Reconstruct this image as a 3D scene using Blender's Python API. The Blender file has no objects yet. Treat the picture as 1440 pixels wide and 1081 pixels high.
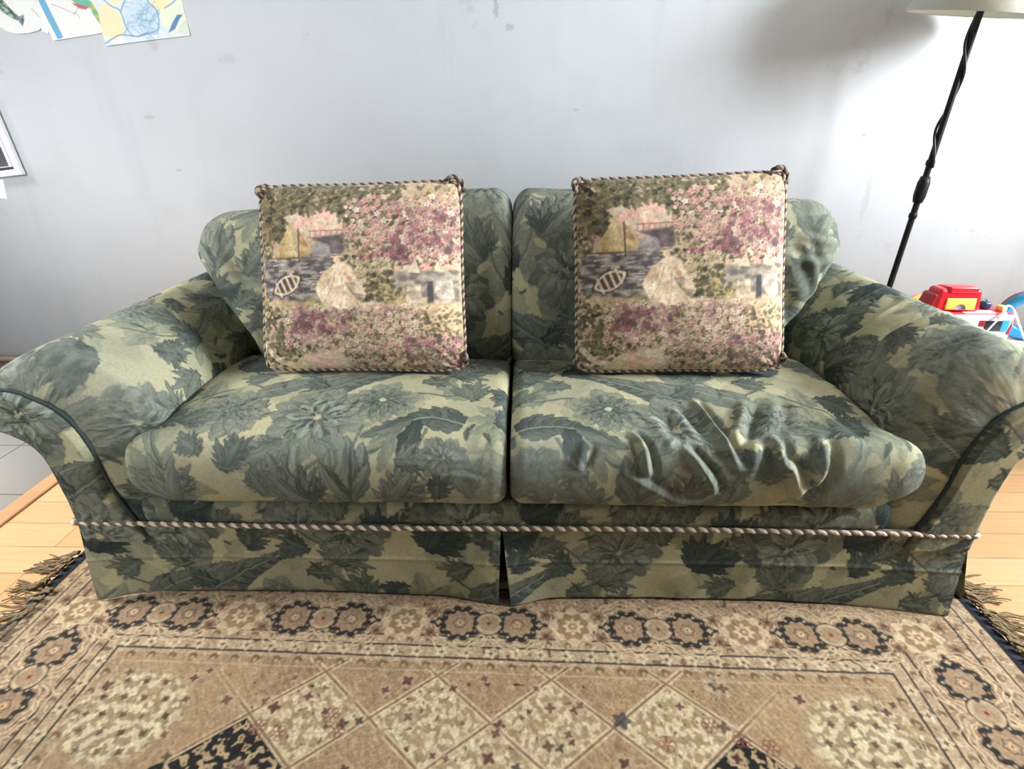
import bpy, math
import numpy as np

PI = math.pi
SC = bpy.context.scene
COL = SC.collection
RNG = np.random.default_rng(7)


# ------------------------------------------------------------------ colours / maths
def lin(r, g, b):
    c = np.array([r, g, b], float) / 255.0
    return np.where(c <= 0.04045, c / 12.92, ((c + 0.055) / 1.055) ** 2.4)


def sstep(a, b, x):
    t = np.clip((np.asarray(x, float) - a) / (b - a), 0, 1)
    return t * t * (3 - 2 * t)


_ANG = np.random.default_rng(3).random((256, 256)) * 2 * PI
_GX, _GY = np.cos(_ANG), np.sin(_ANG)


def vnoise(x, y, seed=0):
    """smooth gradient noise, about 0..1"""
    x, y = np.broadcast_arrays(np.asarray(x, float) + seed * 17.31, np.asarray(y, float) + seed * 9.77)
    xi = np.floor(x).astype(int)
    yi = np.floor(y).astype(int)
    fx = x - xi
    fy = y - yi
    ux = fx * fx * fx * (fx * (fx * 6 - 15) + 10)
    uy = fy * fy * fy * (fy * (fy * 6 - 15) + 10)
    x0, y0, x1, y1 = xi & 255, yi & 255, (xi + 1) & 255, (yi + 1) & 255
    a = _GX[x0, y0] * fx + _GY[x0, y0] * fy
    b = _GX[x1, y0] * (fx - 1) + _GY[x1, y0] * fy
    c = _GX[x0, y1] * fx + _GY[x0, y1] * (fy - 1)
    d = _GX[x1, y1] * (fx - 1) + _GY[x1, y1] * (fy - 1)
    n = (a * (1 - ux) + b * ux) * (1 - uy) + (c * (1 - ux) + d * ux) * uy
    return np.clip(0.5 + 0.80 * n, 0, 1)


def fbm(x, y, seed=0, oct=3):
    s, a, t = 0.0, 1.0, 0.0
    for k in range(oct):
        s = s + a * vnoise(x * 2 ** k, y * 2 ** k, seed + k * 3)
        t += a
        a *= 0.5
    return s / t


def catmull(P, n, closed=False, iters=1):
    """even samples along a Catmull-Rom spline through P"""
    P = np.asarray(P, float)
    m = len(P)
    seg = m if closed else m - 1
    out = []
    for i in range(seg):
        if closed:
            p0, p1, p2, p3 = P[(i - 1) % m], P[i], P[(i + 1) % m], P[(i + 2) % m]
        else:
            p0, p1, p2, p3 = P[max(i - 1, 0)], P[i], P[i + 1], P[min(i + 2, m - 1)]
        t = np.linspace(0, 1, 40, endpoint=False)[:, None]
        out.append(0.5 * (2 * p1 + (p2 - p0) * t + (2 * p0 - 5 * p1 + 4 * p2 - p3) * t ** 2 + (3 * p1 - p0 - 3 * p2 + p3) * t ** 3))
    out.append((P[0] if closed else P[-1])[None])
    Q = np.concatenate(out)
    d = np.r_[0, np.cumsum(np.linalg.norm(np.diff(Q, axis=0), axis=1))]
    s = np.linspace(0, d[-1], n + 1 if closed else n)
    if closed:
        s = s[:-1]
    return np.stack([np.interp(s, d, Q[:, k]) for k in range(P.shape[1])], 1), d[-1]


def spline_by_segment(P, per):
    """samples with a fixed number per control segment, so two loops correspond"""
    P = np.asarray(P, float)
    m = len(P)
    out = []
    for i in range(m - 1):
        p0, p1, p2, p3 = P[max(i - 1, 0)], P[i], P[i + 1], P[min(i + 2, m - 1)]
        t = np.linspace(0, 1, per, endpoint=False)[:, None]
        out.append(0.5 * (2 * p1 + (p2 - p0) * t + (2 * p0 - 5 * p1 + 4 * p2 - p3) * t ** 2 + (3 * p1 - p0 - 3 * p2 + p3) * t ** 3))
    out.append(P[-1:])
    return np.concatenate(out)


# ------------------------------------------------------------------ object helpers
def link(o, parent=None):
    COL.objects.link(o)
    if parent is not None:
        o.parent = parent
    return o


def tag(o, label=None, cat=None, group=None, kind=None):
    if label:
        o['label'] = label
    if cat:
        o['category'] = cat
    if group:
        o['group'] = group
    if kind:
        o['kind'] = kind
    return o


def empty(name, loc, label, cat, group=None):
    o = bpy.data.objects.new(name, None)
    o.location = loc
    o.empty_display_size = 0.05
    link(o)
    return tag(o, label, cat, group)


def mesh_np(name, V, F4, mat, parent=None, col=None, smooth=True, mats=None, mat_idx=None, F3=None):
    """mesh object from numpy arrays; V world coordinates; parent empties are unrotated, so subtract their location"""
    V = np.asarray(V, np.float64).reshape(-1, 3)
    if parent is not None:
        V = V - np.array(world_loc(parent))
    me = bpy.data.meshes.new(name)
    F4 = np.asarray(F4, np.int32).reshape(-1, 4)
    n4 = len(F4)
    idx = F4.ravel()
    starts = np.arange(n4) * 4
    if F3 is not None and len(F3):
        F3 = np.asarray(F3, np.int32).reshape(-1, 3)
        starts = np.r_[starts, n4 * 4 + np.arange(len(F3)) * 3]
        idx = np.r_[idx, F3.ravel()]
    me.vertices.add(len(V))
    me.vertices.foreach_set('co', V.astype(np.float32).ravel())
    me.loops.add(len(idx))
    me.loops.foreach_set('vertex_index', idx.astype(np.int32))
    me.polygons.add(len(starts))
    me.polygons.foreach_set('loop_start', starts.astype(np.int32))
    if smooth:
        me.polygons.foreach_set('use_smooth', np.ones(len(starts), bool))
    if mats:
        for m in mats:
            me.materials.append(m)
        me.polygons.foreach_set('material_index', np.asarray(mat_idx, np.int32))
    elif mat is not None:
        me.materials.append(mat)
    if col is not None:
        a = me.color_attributes.new('pattern', 'FLOAT_COLOR', 'POINT')
        c = np.ones((len(V), 4), np.float32)
        c[:, :3] = np.asarray(col).reshape(-1, 3)
        a.data.foreach_set('color', c.ravel())
    me.update(calc_edges=True)
    me.validate()
    o = bpy.data.objects.new(name, me)
    link(o, parent)
    return o


def world_loc(o):
    l = np.zeros(3)
    while o is not None:
        l = l + np.array(o.location)
        o = o.parent
    return l


def quads(nu, nv, wrap_v=False, flip=False):
    i = np.arange(nu - 1)[:, None]
    j = np.arange(nv if wrap_v else nv - 1)[None, :]
    j2 = (j + 1) % nv
    a = i * nv + j
    b = (i + 1) * nv + j
    c = (i + 1) * nv + j2
    d = i * nv + j2
    F = np.stack([a, b, c, d] if not flip else [a, d, c, b], -1)
    return F.reshape(-1, 4)


def grid_obj(name, P, mat, parent=None, col=None, wrap=False, flip=False, smooth=True):
    nu, nv = P.shape[:2]
    return mesh_np(name, P, quads(nu, nv, wrap, flip), mat, parent, col, smooth)


def grid_normals(P, wrap=False):
    du = np.gradient(P, axis=0)
    if wrap:
        dv = (np.roll(P, -1, 1) - np.roll(P, 1, 1)) / 2
    else:
        dv = np.gradient(P, axis=1)
    n = np.cross(du, dv)
    return n / (np.linalg.norm(n, axis=-1, keepdims=True) + 1e-12)


def tube_arrays(path, r, sides=8, closed=False):
    """swept tube; r scalar or per point"""
    path = np.asarray(path, float)
    n = len(path)
    r = np.broadcast_to(np.asarray(r, float), (n,))
    if closed:
        T = np.roll(path, -1, 0) - np.roll(path, 1, 0)
    else:
        T = np.gradient(path, axis=0)
    T /= np.linalg.norm(T, axis=1, keepdims=True) + 1e-12
    up = np.array([0, 0, 1.0]) if abs(T[0, 2]) < 0.9 else np.array([1.0, 0, 0])
    A = np.empty_like(T)
    a = np.cross(T[0], up)
    a /= np.linalg.norm(a)
    for i in range(n):
        a = a - T[i] * np.dot(a, T[i])
        a /= np.linalg.norm(a) + 1e-12
        A[i] = a
    B = np.cross(T, A)
    th = np.linspace(0, 2 * PI, sides, endpoint=False)
    P = path[:, None] + r[:, None, None] * (np.cos(th)[None, :, None] * A[:, None] + np.sin(th)[None, :, None] * B[:, None])
    return P, A, B


def tube(name, path, r, mat, parent=None, sides=10, caps=True):
    P, _, _ = tube_arrays(path, r, sides)
    if caps:
        P = np.concatenate([P[:1].mean(1, keepdims=True).repeat(sides, 1), P, P[-1:].mean(1, keepdims=True).repeat(sides, 1)])
    return grid_obj(name, P, mat, parent, wrap=True)


def lathe(name, prof, center, mat, parent=None, n=40, tilt=None):
    """prof: (r, z) list turned about z through center"""
    prof = np.asarray(prof, float)
    th = np.linspace(0, 2 * PI, n, endpoint=False)
    P = np.stack([prof[:, 0, None] * np.cos(th), prof[:, 0, None] * np.sin(th), np.repeat(prof[:, 1, None], n, 1)], -1)
    if tilt is not None:
        P = P @ np.asarray(tilt).T
    return grid_obj(name, P + np.asarray(center, float), mat, parent, wrap=True)


def rbox_arrays(c, s, r=0.01, k=4):
    """rounded box as a sphere-like grid (superellipse blend)"""
    c = np.asarray(c, float)
    h = np.asarray(s, float) / 2
    r = min(r, h.min() * 0.98)
    nu = 4 * (k + 1)
    a = []
    for q in range(4):
        for i in range(k + 1):
            a.append((q, (q + i / k) * PI / 2))
    rows = []
    for q in range(2):
        for i in range(k + 1):
            rows.append((q, -PI / 2 + (q + i / k) * PI / 2))
    P = np.zeros((len(rows) + 2, nu, 3))
    sx = [1, -1, -1, 1]
    sy = [1, 1, -1, -1]
    for ri, (rq, ph) in enumerate(rows):
        for ci, (q, th) in enumerate(a):
            P[ri + 1, ci] = (sx[q] * (h[0] - r) + r * math.cos(ph) * math.cos(th), sy[q] * (h[1] - r) + r * math.cos(ph) * math.sin(th),
                             (-1 if rq == 0 else 1) * (h[2] - r) + r * math.sin(ph))
    P[0] = (0, 0, -h[2])
    P[-1] = (0, 0, h[2])
    return P + c


def rbox(name, c, s, mat, parent=None, r=0.01, rot=None, k=4):
    P = rbox_arrays((0, 0, 0), s, r, k)
    if rot is not None:
        P = P @ np.asarray(rot).T
    return grid_obj(name, P + np.asarray(c, float), mat, parent, wrap=True, flip=True, smooth=False if r < 1e-4 else True)


def box(name, lo, hi, mat, parent=None, kind=None):
    lo = np.asarray(lo, float)
    hi = np.asarray(hi, float)
    V = np.array([[lo[0], lo[1], lo[2]], [hi[0], lo[1], lo[2]], [hi[0], hi[1], lo[2]], [lo[0], hi[1], lo[2]],
                  [lo[0], lo[1], hi[2]], [hi[0], lo[1], hi[2]], [hi[0], hi[1], hi[2]], [lo[0], hi[1], hi[2]]])
    F = [[3, 2, 1, 0], [4, 5, 6, 7], [0, 1, 5, 4], [1, 2, 6, 5], [2, 3, 7, 6], [3, 0, 4, 7]]
    o = mesh_np(name, V, F, mat, parent, smooth=False)
    if kind:
        o['kind'] = kind
    return o


def rot_x(a):
    return np.array([[1, 0, 0], [0, math.cos(a), -math.sin(a)], [0, math.sin(a), math.cos(a)]])


def rot_y(a):
    return np.array([[math.cos(a), 0, math.sin(a)], [0, 1, 0], [-math.sin(a), 0, math.cos(a)]])


def rot_z(a):
    return np.array([[math.cos(a), -math.sin(a), 0], [math.sin(a), math.cos(a), 0], [0, 0, 1]])


# ------------------------------------------------------------------ materials
class NT:
    def __init__(self, name):
        self.m = bpy.data.materials.new(name)
        self.m.use_nodes = True
        self.t = self.m.node_tree
        self.b = self.t.nodes['Principled BSDF']

    def n(self, typ, **kw):
        nd = self.t.nodes.new(typ)
        for k, v in kw.items():
            if k in nd.inputs.keys():
                nd.inputs[k].default_value = v
            else:
                setattr(nd, k, v)
        return nd

    def l(self, a, b):
        self.t.links.new(a, b)

    def obj(self):
        return self.n('ShaderNodeTexCoord').outputs['Object']

    def mapping(self, sc=(1, 1, 1), rot=(0, 0, 0)):
        mp = self.n('ShaderNodeMapping')
        mp.inputs['Scale'].default_value = sc
        mp.inputs['Rotation'].default_value = rot
        self.l(self.obj(), mp.inputs['Vector'])
        return mp.outputs[0]

    def noise(self, vec, scale, detail=3.0, rough=0.5):
        nd = self.n('ShaderNodeTexNoise')
        nd.inputs['Scale'].default_value = scale
        nd.inputs['Detail'].default_value = detail
        nd.inputs['Roughness'].default_value = rough
        self.l(vec, nd.inputs['Vector'])
        return nd.outputs['Fac']

    def rng(self, v, a, b, c, d):
        nd = self.n('ShaderNodeMapRange')
        for k, x in zip(('From Min', 'From Max', 'To Min', 'To Max'), (a, b, c, d)):
            nd.inputs[k].default_value = x
        self.l(v, nd.inputs['Value'])
        return nd.outputs[0]

    def math(self, op, a, b=None):
        nd = self.n('ShaderNodeMath', operation=op)
        for i, x in enumerate((a, b)):
            if x is None:
                continue
            if isinstance(x, (int, float)):
                nd.inputs[i].default_value = x
            else:
                self.l(x, nd.inputs[i])
        return nd.outputs[0]

    def mix(self, fac, a, b, mode='MIX'):
        nd = self.n('ShaderNodeMix', data_type='RGBA', blend_type=mode)
        for i, x in ((0, fac), (6, a), (7, b)):
            if isinstance(x, (int, float)):
                nd.inputs[i].default_value = x
            elif isinstance(x, (tuple, list, np.ndarray)):
                nd.inputs[i].default_value = (*[float(q) for q in x][:3], 1.0)
            else:
                self.l(x, nd.inputs[i])
        return nd.outputs[2]

    def bump(self, h, strength=0.3, dist=0.002):
        nd = self.n('ShaderNodeBump')
        nd.inputs['Strength'].default_value = strength
        nd.inputs['Distance'].default_value = dist
        self.l(h, nd.inputs['Height'])
        self.l(nd.outputs[0], self.b.inputs['Normal'])

    def col(self, c):
        if isinstance(c, (tuple, list, np.ndarray)):
            self.b.inputs['Base Color'].default_value = (*[float(q) for q in c][:3], 1.0)
        else:
            self.l(c, self.b.inputs['Base Color'])

    def set(self, **kw):
        for k, v in kw.items():
            self.b.inputs[k].default_value = v
        return self


def plain(name, c, rough=0.5, var=0.06, scale=30.0, metallic=0.0, spec=0.5, bump=0.0, coat=0.0):
    t = NT(name)
    n = t.noise(t.obj(), scale, 4.0)
    f = t.rng(n, 0.3, 0.7, 1 - var, 1 + var)
    cc = t.mix(1.0, c, f, 'MULTIPLY')
    t.col(cc)
    t.set(Roughness=rough, Metallic=metallic)
    t.b.inputs['Specular IOR Level'].default_value = spec
    if coat:
        t.b.inputs['Coat Weight'].default_value = coat
    if bump:
        t.bump(n, bump, 0.002)
    return t.m


def pattern_mat(name, rough=0.9, weave=900.0, var=0.16, bump=0.25, sheen=0.0, spec=0.25, fine=220.0):
    """woven / printed cloth: the printed colour is stored on the mesh, nodes add the thread grain"""
    t = NT(name)
    at = t.n('ShaderNodeAttribute')
    at.attribute_name = 'pattern'
    n1 = t.noise(t.obj(), fine, 4.0, 0.65)
    n2 = t.noise(t.obj(), weave, 2.0)
    f = t.math('ADD', t.rng(n1, 0.3, 0.7, -var, var), t.rng(n2, 0.3, 0.7, 1 - var * 0.5, 1 + var * 0.5))
    t.col(t.mix(1.0, at.outputs['Color'], f, 'MULTIPLY'))
    t.set(Roughness=rough)
    t.b.inputs['Specular IOR Level'].default_value = spec
    if sheen:
        t.b.inputs['Sheen Weight'].default_value = sheen
        t.b.inputs['Sheen Roughness'].default_value = 0.5
    t.bump(t.math('ADD', n2, n1), bump, 0.0012)
    return t.m


# ------------------------------------------------------------------ raster painting (numpy) used to print patterns onto meshes
class Canvas:
    def __init__(self, w, h, px, wrap=True, base=(0.5, 0.5, 0.5)):
        self.w, self.h, self.px, self.wrap = w, h, px, wrap
        self.nx, self.ny = int(round(w / px)), int(round(h / px))
        self.a = np.ones((self.ny, self.nx, 3)) * np.asarray(base, float)

    def coords(self):
        return np.meshgrid((np.arange(self.nx) + 0.5) * self.px, (np.arange(self.ny) + 0.5) * self.px)

    def win(self, x0, x1, y0, y1):
        i0, i1 = int(math.floor(x0 / self.px)), int(math.ceil(x1 / self.px)) + 1
        j0, j1 = int(math.floor(y0 / self.px)), int(math.ceil(y1 / self.px)) + 1
        if not self.wrap:
            i0, j0 = max(i0, 0), max(j0, 0)
            i1, j1 = min(i1, self.nx), min(j1, self.ny)
        if i1 <= i0 or j1 <= j0:
            return None
        I = np.arange(i0, i1)
        J = np.arange(j0, j1)
        X, Y = np.meshgrid((I + 0.5) * self.px, (J + 0.5) * self.px)
        return I % self.nx, J % self.ny, X, Y

    def put(self, I, J, mask, color):
        ix = np.ix_(J, I)
        old = self.a[ix]
        m = np.clip(mask, 0, 1)[..., None]
        self.a[ix] = old * (1 - m) + np.asarray(color) * m

    def sample(self, u, v):
        x = np.asarray(u) / self.px - 0.5
        y = np.asarray(v) / self.px - 0.5
        xi = np.floor(x).astype(int)
        yi = np.floor(y).astype(int)
        fx = (x - xi)[..., None]
        fy = (y - yi)[..., None]
        if self.wrap:
            g = lambda i, j: self.a[j % self.ny, i % self.nx]
        else:
            g = lambda i, j: self.a[np.clip(j, 0, self.ny - 1), np.clip(i, 0, self.nx - 1)]
        return (g(xi, yi) * (1 - fx) + g(xi + 1, yi) * fx) * (1 - fy) + (g(xi, yi + 1) * (1 - fx) + g(xi + 1, yi + 1) * fx) * fy

    # a leaf or petal: base point, direction (rad), length, half width
    def lobe(self, x, y, ang, L, W, ca, cb, jag=0.0, jn=5, tip=0.8, vein=None, alpha=1.0, edge=None, seed=0, curl=0.0):
        R = L + W
        w = self.win(x - R, x + R, y - R, y + R)
        if w is None:
            return
        I, J, X, Y = w
        dx, dy = X - x, Y - y
        p = dx * math.cos(ang) + dy * math.sin(ang)
        q = -dx * math.sin(ang) + dy * math.cos(ang)
        t = p / L
        q = q - curl * L * t * t
        tc = np.clip(t, 0, 1)
        hw = W * np.sin(PI * tc ** tip) ** 0.75
        if jag:
            ph = np.where(q > 0, 0.0, 1.7)
            saw = np.abs(((tc * jn + ph) % 1.0) - 0.5) * 2
            hw = hw * (1 - jag * saw)
        hw = hw * (1 + 0.30 * (vnoise(tc * 7 + seed, np.where(q > 0, 3.3, 8.7), seed + 2) - 0.5) + 0.22 * (vnoise(tc * 19, np.where(q > 0, 1.3, 5.7) + seed, seed + 4) - 0.5))
        d = hw - np.abs(q)
        e = self.px * 1.1
        m = sstep(-e, e, d) * ((t > 0) & (t < 1)) * alpha
        qq = q / (hw + 1e-6)
        st = vnoise(qq * 2.6 + 3 * tc, tc * 1.8 + seed, seed) * 0.55 + vnoise(qq * 5.5 + 4 * tc, tc * 2.5, seed + 5) * 0.45
        f = sstep(0.28, 0.78, st + 0.16 * np.tanh(q / (0.3 * W)) + 0.22 * (tc - 0.45))
        c = np.asarray(ca) * (1 - f[..., None]) + np.asarray(cb) * f[..., None]
        if edge is not None:
            em = sstep(0.0035, 0.0, d)[..., None] * 0.72
            c = c * (1 - em) + np.asarray(edge) * em
        if vein is not None:
            vm = (sstep(self.px * 1.5, self.px * 0.3, np.abs(q)) * sstep(.15, .3, tc) * sstep(.85, .5, tc))[..., None] * 0.42
            c = c * (1 - vm) + np.asarray(vein) * vm
        self.put(I, J, m, c)

    def disk(self, x, y, r, c, alpha=1.0, wob=0.0, n=5, ph=0.0, soft=None, ry=None):
        ry = ry or r
        R = max(r, ry) * (1 + wob) + 3 * self.px
        w = self.win(x - R, x + R, y - R, y + R)
        if w is None:
            return
        I, J, X, Y = w
        dx, dy = (X - x) / r, (Y - y) / ry
        rr = np.hypot(dx, dy)
        lim = 1.0
        if wob:
            lim = 1 + wob * np.cos(n * np.arctan2(dy, dx) + ph)
        e = (soft or self.px * 1.2) / r
        self.put(I, J, sstep(-e, e, lim - rr) * alpha, c)

    def ring(self, x, y, r, wd, c, alpha=1.0, wob=0.0, n=8, ph=0.0, ry=None):
        ry = ry or r
        R = max(r, ry) * (1 + wob) + wd + 3 * self.px
        w = self.win(x - R, x + R, y - R, y + R)
        if w is None:
            return
        I, J, X, Y = w
        dx, dy = (X - x), (Y - y) * (r / ry)
        rr = np.hypot(dx, dy)
        lim = r * (1 + wob * np.cos(n * np.arctan2(dy, dx) + ph))
        self.put(I, J, sstep(wd / 2 + self.px * 0.7, wd / 2 - self.px * 0.7, np.abs(rr - lim)) * alpha, c)

    def stroke(self, pts, wd, c, alpha=1.0, taper=False):
        Q, L = catmull(pts, max(8, int(np.linalg.norm(np.diff(np.asarray(pts, float), axis=0), axis=1).sum() / (self.px * 4)) + 4))
        lo, hi = Q.min(0) - wd * 2 - self.px * 3, Q.max(0) + wd * 2 + self.px * 3
        w = self.win(lo[0], hi[0], lo[1], hi[1])
        if w is None:
            return
        I, J, X, Y = w
        m = np.zeros(X.shape)
        for k in range(len(Q) - 1):
            a, b = Q[k], Q[k + 1]
            ab = b - a
            t = np.clip(((X - a[0]) * ab[0] + (Y - a[1]) * ab[1]) / (ab @ ab + 1e-12), 0, 1)
            d = np.hypot(X - a[0] - t * ab[0], Y - a[1] - t * ab[1])
            ww = wd / 2 * ((1 - k / len(Q)) if taper else 1.0)
            m = np.maximum(m, sstep(ww + self.px * 0.7, ww - self.px * 0.7, d))
        self.put(I, J, m * alpha, c)

    def poly(self, pts, c, alpha=1.0, soft=None, c2=None, streak=40.0, seed=0):
        P = np.asarray(pts, float)
        lo, hi = P.min(0) - 3 * self.px, P.max(0) + 3 * self.px
        w = self.win(lo[0], hi[0], lo[1], hi[1])
        if w is None:
            return
        I, J, X, Y = w
        inside = np.zeros(X.shape, bool)
        d = np.full(X.shape, 1e9)
        n = len(P)
        for k in range(n):
            a, b = P[k], P[(k + 1) % n]
            cond = ((a[1] > Y) != (b[1] > Y)) & (X < (b[0] - a[0]) * (Y - a[1]) / (b[1] - a[1] + 1e-12) + a[0])
            inside ^= cond
            ab = b - a
            t = np.clip(((X - a[0]) * ab[0] + (Y - a[1]) * ab[1]) / (ab @ ab + 1e-12), 0, 1)
            d = np.minimum(d, np.hypot(X - a[0] - t * ab[0], Y - a[1] - t * ab[1]))
        sd = np.where(inside, d, -d)
        e = soft or self.px
        col = np.asarray(c, float)
        if c2 is not None:
            f = vnoise(X * streak, Y * streak * 1.6, seed)[..., None]
            f = sstep(0.25, 0.75, f)
            col = col * (1 - f) + np.asarray(c2) * f
        self.put(I, J, sstep(-e, e, sd) * alpha, col)


# ------------------------------------------------------------------ the sofa's floral print (one repeat, 0.78 x 0.62 m)
TU, TV = 0.78, 0.62
F_BASE = lin(179, 176, 144)
F_BASE2 = lin(159, 158, 132)
F_SHADE = lin(140, 145, 121)
F_SHADE2 = lin(116, 123, 108)
F_MID = lin(117, 122, 110)
F_MID2 = lin(100, 107, 98)
F_GREY = lin(134, 138, 126)
F_DARK = lin(77, 86, 81)
F_DARK2 = lin(58, 67, 66)
F_DEEP = lin(38, 48, 52)
F_LITE = lin(150, 158, 146)


def fabric_tile():
    c = Canvas(TU, TV, 0.001, True, F_BASE)
    rg = np.random.default_rng(11)
    X, Y = c.coords()
    # periodic soft mottling of the ground
    n = 0.5 + 0.25 * np.sin(2 * PI * (2 * X / TU + Y / TV) + 1.3 * np.sin(2 * PI * 2 * Y / TV)) + 0.25 * np.sin(2 * PI * (3 * Y / TV - X / TU) + 1.7 * np.sin(2 * PI * 3 * X / TU))
    m = (sstep(0.5, 0.62, n) * 0.75)[..., None]
    c.a = c.a * (1 - m) + F_BASE2 * m
    # pale shadow leaves behind everything
    for k in range(44):
        x, y, a = rg.random() * TU, rg.random() * TV, rg.random() * 6.28
        cc = ((F_SHADE, F_BASE2), (F_SHADE2, F_SHADE), (F_BASE2, F_SHADE), (F_SHADE2, F_BASE2))[k % 4]
        c.lobe(x, y, a, rg.uniform(0.07, 0.15), rg.uniform(0.02, 0.04), cc[0], cc[1], 0.3, 4, 0.8, F_BASE, 0.8, None, k, rg.uniform(-0.3, 0.3))
    for k in range(10):
        x, y, a = rg.random() * TU, rg.random() * TV, rg.random() * 6.28
        for i in range(5):
            c.lobe(x, y, a + (i - 2) * .42, rg.uniform(.07, .11), .020, F_MID, F_SHADE, .3, 4, .8, F_SHADE, .9, F_MID2, k * 7 + i, .2 * (i - 2) / 2)

    def fan(x, y, a, L, spread, n, ca, cb, vein=F_LITE, seed=0, jag=0.28, wid=0.145, edge=F_DEEP):
        n = n + 2
        order = sorted(range(n), key=lambda i: -abs(i - (n - 1) / 2))
        for i in order:
            t = (i / (n - 1) - 0.5) * 2
            l = L * (1 - 0.42 * abs(t) ** 1.5) * (0.84 + 0.32 * ((i * 37 + seed * 13) % 7) / 7)
            aa = a + t * spread / 2 + 0.12 * math.sin(i * 5 + seed)
            x0, y0 = x + 0.012 * t * math.sin(a), y - 0.012 * t * math.cos(a)
            for s_ in (-1, 1):          # small side lobes make each blade ragged
                for fr, fl_ in ((.30, .42), (.52, .36)):
                    c.lobe(x0 + l * fr * math.cos(aa), y0 + l * fr * math.sin(aa), aa + s_ * .55, l * fl_, l * .075, ca, cb, .15, 2, .8, None, 1, edge, seed + i + 3 * s_, .2 * s_)
            c.lobe(x0, y0, aa, l, l * wid, ca, cb, jag, 4, 0.85, vein, 1.0, edge, seed + i, 0.22 * t)

    def spray(pts, L, ca, cb, n=6, seed=0, vein=F_LITE, ratio=0.3):
        Q, T = catmull(pts, n + 2)
        for i in range(n + 1):
            d = Q[min(i + 1, n + 1)] - Q[i]
            a = math.atan2(d[1], d[0])
            l = L * (1 - 0.55 * i / n)
            for s in (-1, 1):
                c.lobe(Q[i, 0], Q[i, 1], a + s * (0.75 - 0.3 * i / n), l, l * ratio, ca, cb, 0.25, 3, 0.8, None, 1.0, F_DEEP, seed + i * 2 + s, -0.25 * s)
        d = Q[-1] - Q[-2]
        c.lobe(Q[-2, 0], Q[-2, 1], math.atan2(d[1], d[0]), L * 0.8, L * 0.2, ca, cb, 0.25, 4, 0.8, None, 1.0, F_DEEP, seed)
        c.stroke(list(Q), 0.0035, vein, 0.8)

    def flower(x, y, r, seed=0, cols=((F_MID, F_GREY), (F_MID2, F_GREY), (F_MID, F_LITE)), dark=F_DARK2, squash=0.85):
        rr = np.random.default_rng(seed + 50)
        for k, (rad, n) in enumerate(((1.0, 15), (0.78, 13), (0.56, 10), (0.34, 7))):
            ca, cb = cols[min(k, len(cols) - 1)]
            for i in range(n):
                a = 2 * PI * (i + 0.5 * (k % 2)) / n + rr.uniform(-0.15, 0.15)
                l = r * rad * rr.uniform(0.85, 1.1)
                c.lobe(x + 0.1 * r * math.cos(a), y + 0.1 * r * math.sin(a) * squash, a, l, l * 0.27, ca, cb, 0.12, 3, 1.3, None, 1.0, dark if k else F_DARK, seed + i + 20 * k, rr.uniform(-.2, .2))
            for i in range(n):
                if rr.random() < 0.55:
                    a = rr.uniform(0, 2 * PI)
                    l = r * rad * 0.62
                    c.lobe(x + l * math.cos(a), y + l * math.sin(a) * squash, a + rr.uniform(-.3, .3), r * 0.22, r * 0.035, dark, F_DARK, 0, 1, 0.8, None, 0.85)
        for i in range(16):
            a = rr.uniform(0, 2 * PI)
            d = r * rr.uniform(0.02, 0.3)
            c.lobe(x + d * math.cos(a), y + d * math.sin(a), a, r * 0.16, r * 0.035, dark if i % 3 else F_LITE, F_DARK, 0, 1, 0.8, None, 0.9)

    D = (F_DARK2, F_DARK)
    # stems
    for pts in ([(.37, .22), (.40, .12), (.39, .03), (.42, -.05)], [(.48, .21), (.46, .14), (.43, .08)], [(.37, .11), (.43, .15), (.47, .11), (.46, .03)],
                [(.50, .28), (.58, .34), (.66, .33), (.74, .36)], [(.15, .40), (.22, .36), (.28, .42), (.36, .40)], [(.62, .50), (.55, .56), (.48, .58), (.42, .66)],
                [(.06, .10), (.02, .2), (.05, .3), (.12, .36)], [(.62, .2), (.6, .12), (.64, .05), (.62, -.04)]):
        c.stroke(pts, 0.0075, F_DARK, 0.9)
        c.stroke([(p[0] + .001, p[1] + .0015) for p in pts], 0.002, F_GREY, 0.9)
    # leaves
    fan(.25, .235, 2.9, .15, 2.0, 7, F_MID2, F_MID, F_GREY, 3)
    fan(.33, .17, 3.7, .13, 1.3, 5, F_MID2, F_GREY, F_LITE, 9)
    spray([(.20, .33), (.27, .37), (.38, .42)], .075, F_MID2, F_MID, 6, 5)
    spray([(.34, .34), (.43, .40), (.54, .465)], .085, F_DARK, F_MID, 7, 15)
    spray([(.70, .22), (.63, .24), (.55, .215)], .08, F_DARK, F_MID2, 5, 23)
    c.lobe(.60, .23, -1.9, .13, .028, *D, 0.3, 4, 0.8, F_GREY, 1, F_DEEP, 4, .15)
    c.lobe(.585, .235, -2.5, .12, .024, F_DARK, F_MID, 0.3, 4, 0.8, F_GREY, 1, F_DEEP, 6, -.15)
    fan(.66, .43, .9, .12, 2.4, 7, F_MID2, F_MID, F_GREY, 17)
    fan(.60, .47, 2.6, .10, 1.6, 5, F_DARK, F_MID2, F_GREY, 27)
    fan(.72, .04, 1.9, .13, 1.1, 5, F_MID2, F_GREY, F_LITE, 31, .2)
    fan(.06, .005, 1.55, .145, 1.9, 7, F_MID2, F_GREY, F_LITE, 41)
    fan(.37, .01, 2.3, .15, 2.3, 9, F_DARK, F_GREY, F_LITE, 51, .22, .15)
    fan(.53, .005, .95, .14, 1.6, 6, F_MID2, F_GREY, F_LITE, 61)
    fan(.10, .47, 1.1, .14, 2.2, 7, *D, F_MID, 71)
    fan(.04, .37, 4.0, .11, 1.6, 5, F_DARK, F_MID2, F_GREY, 81)
    fan(.42, .56, .3, .12, 2.0, 6, *D, F_MID, 91)
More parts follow.
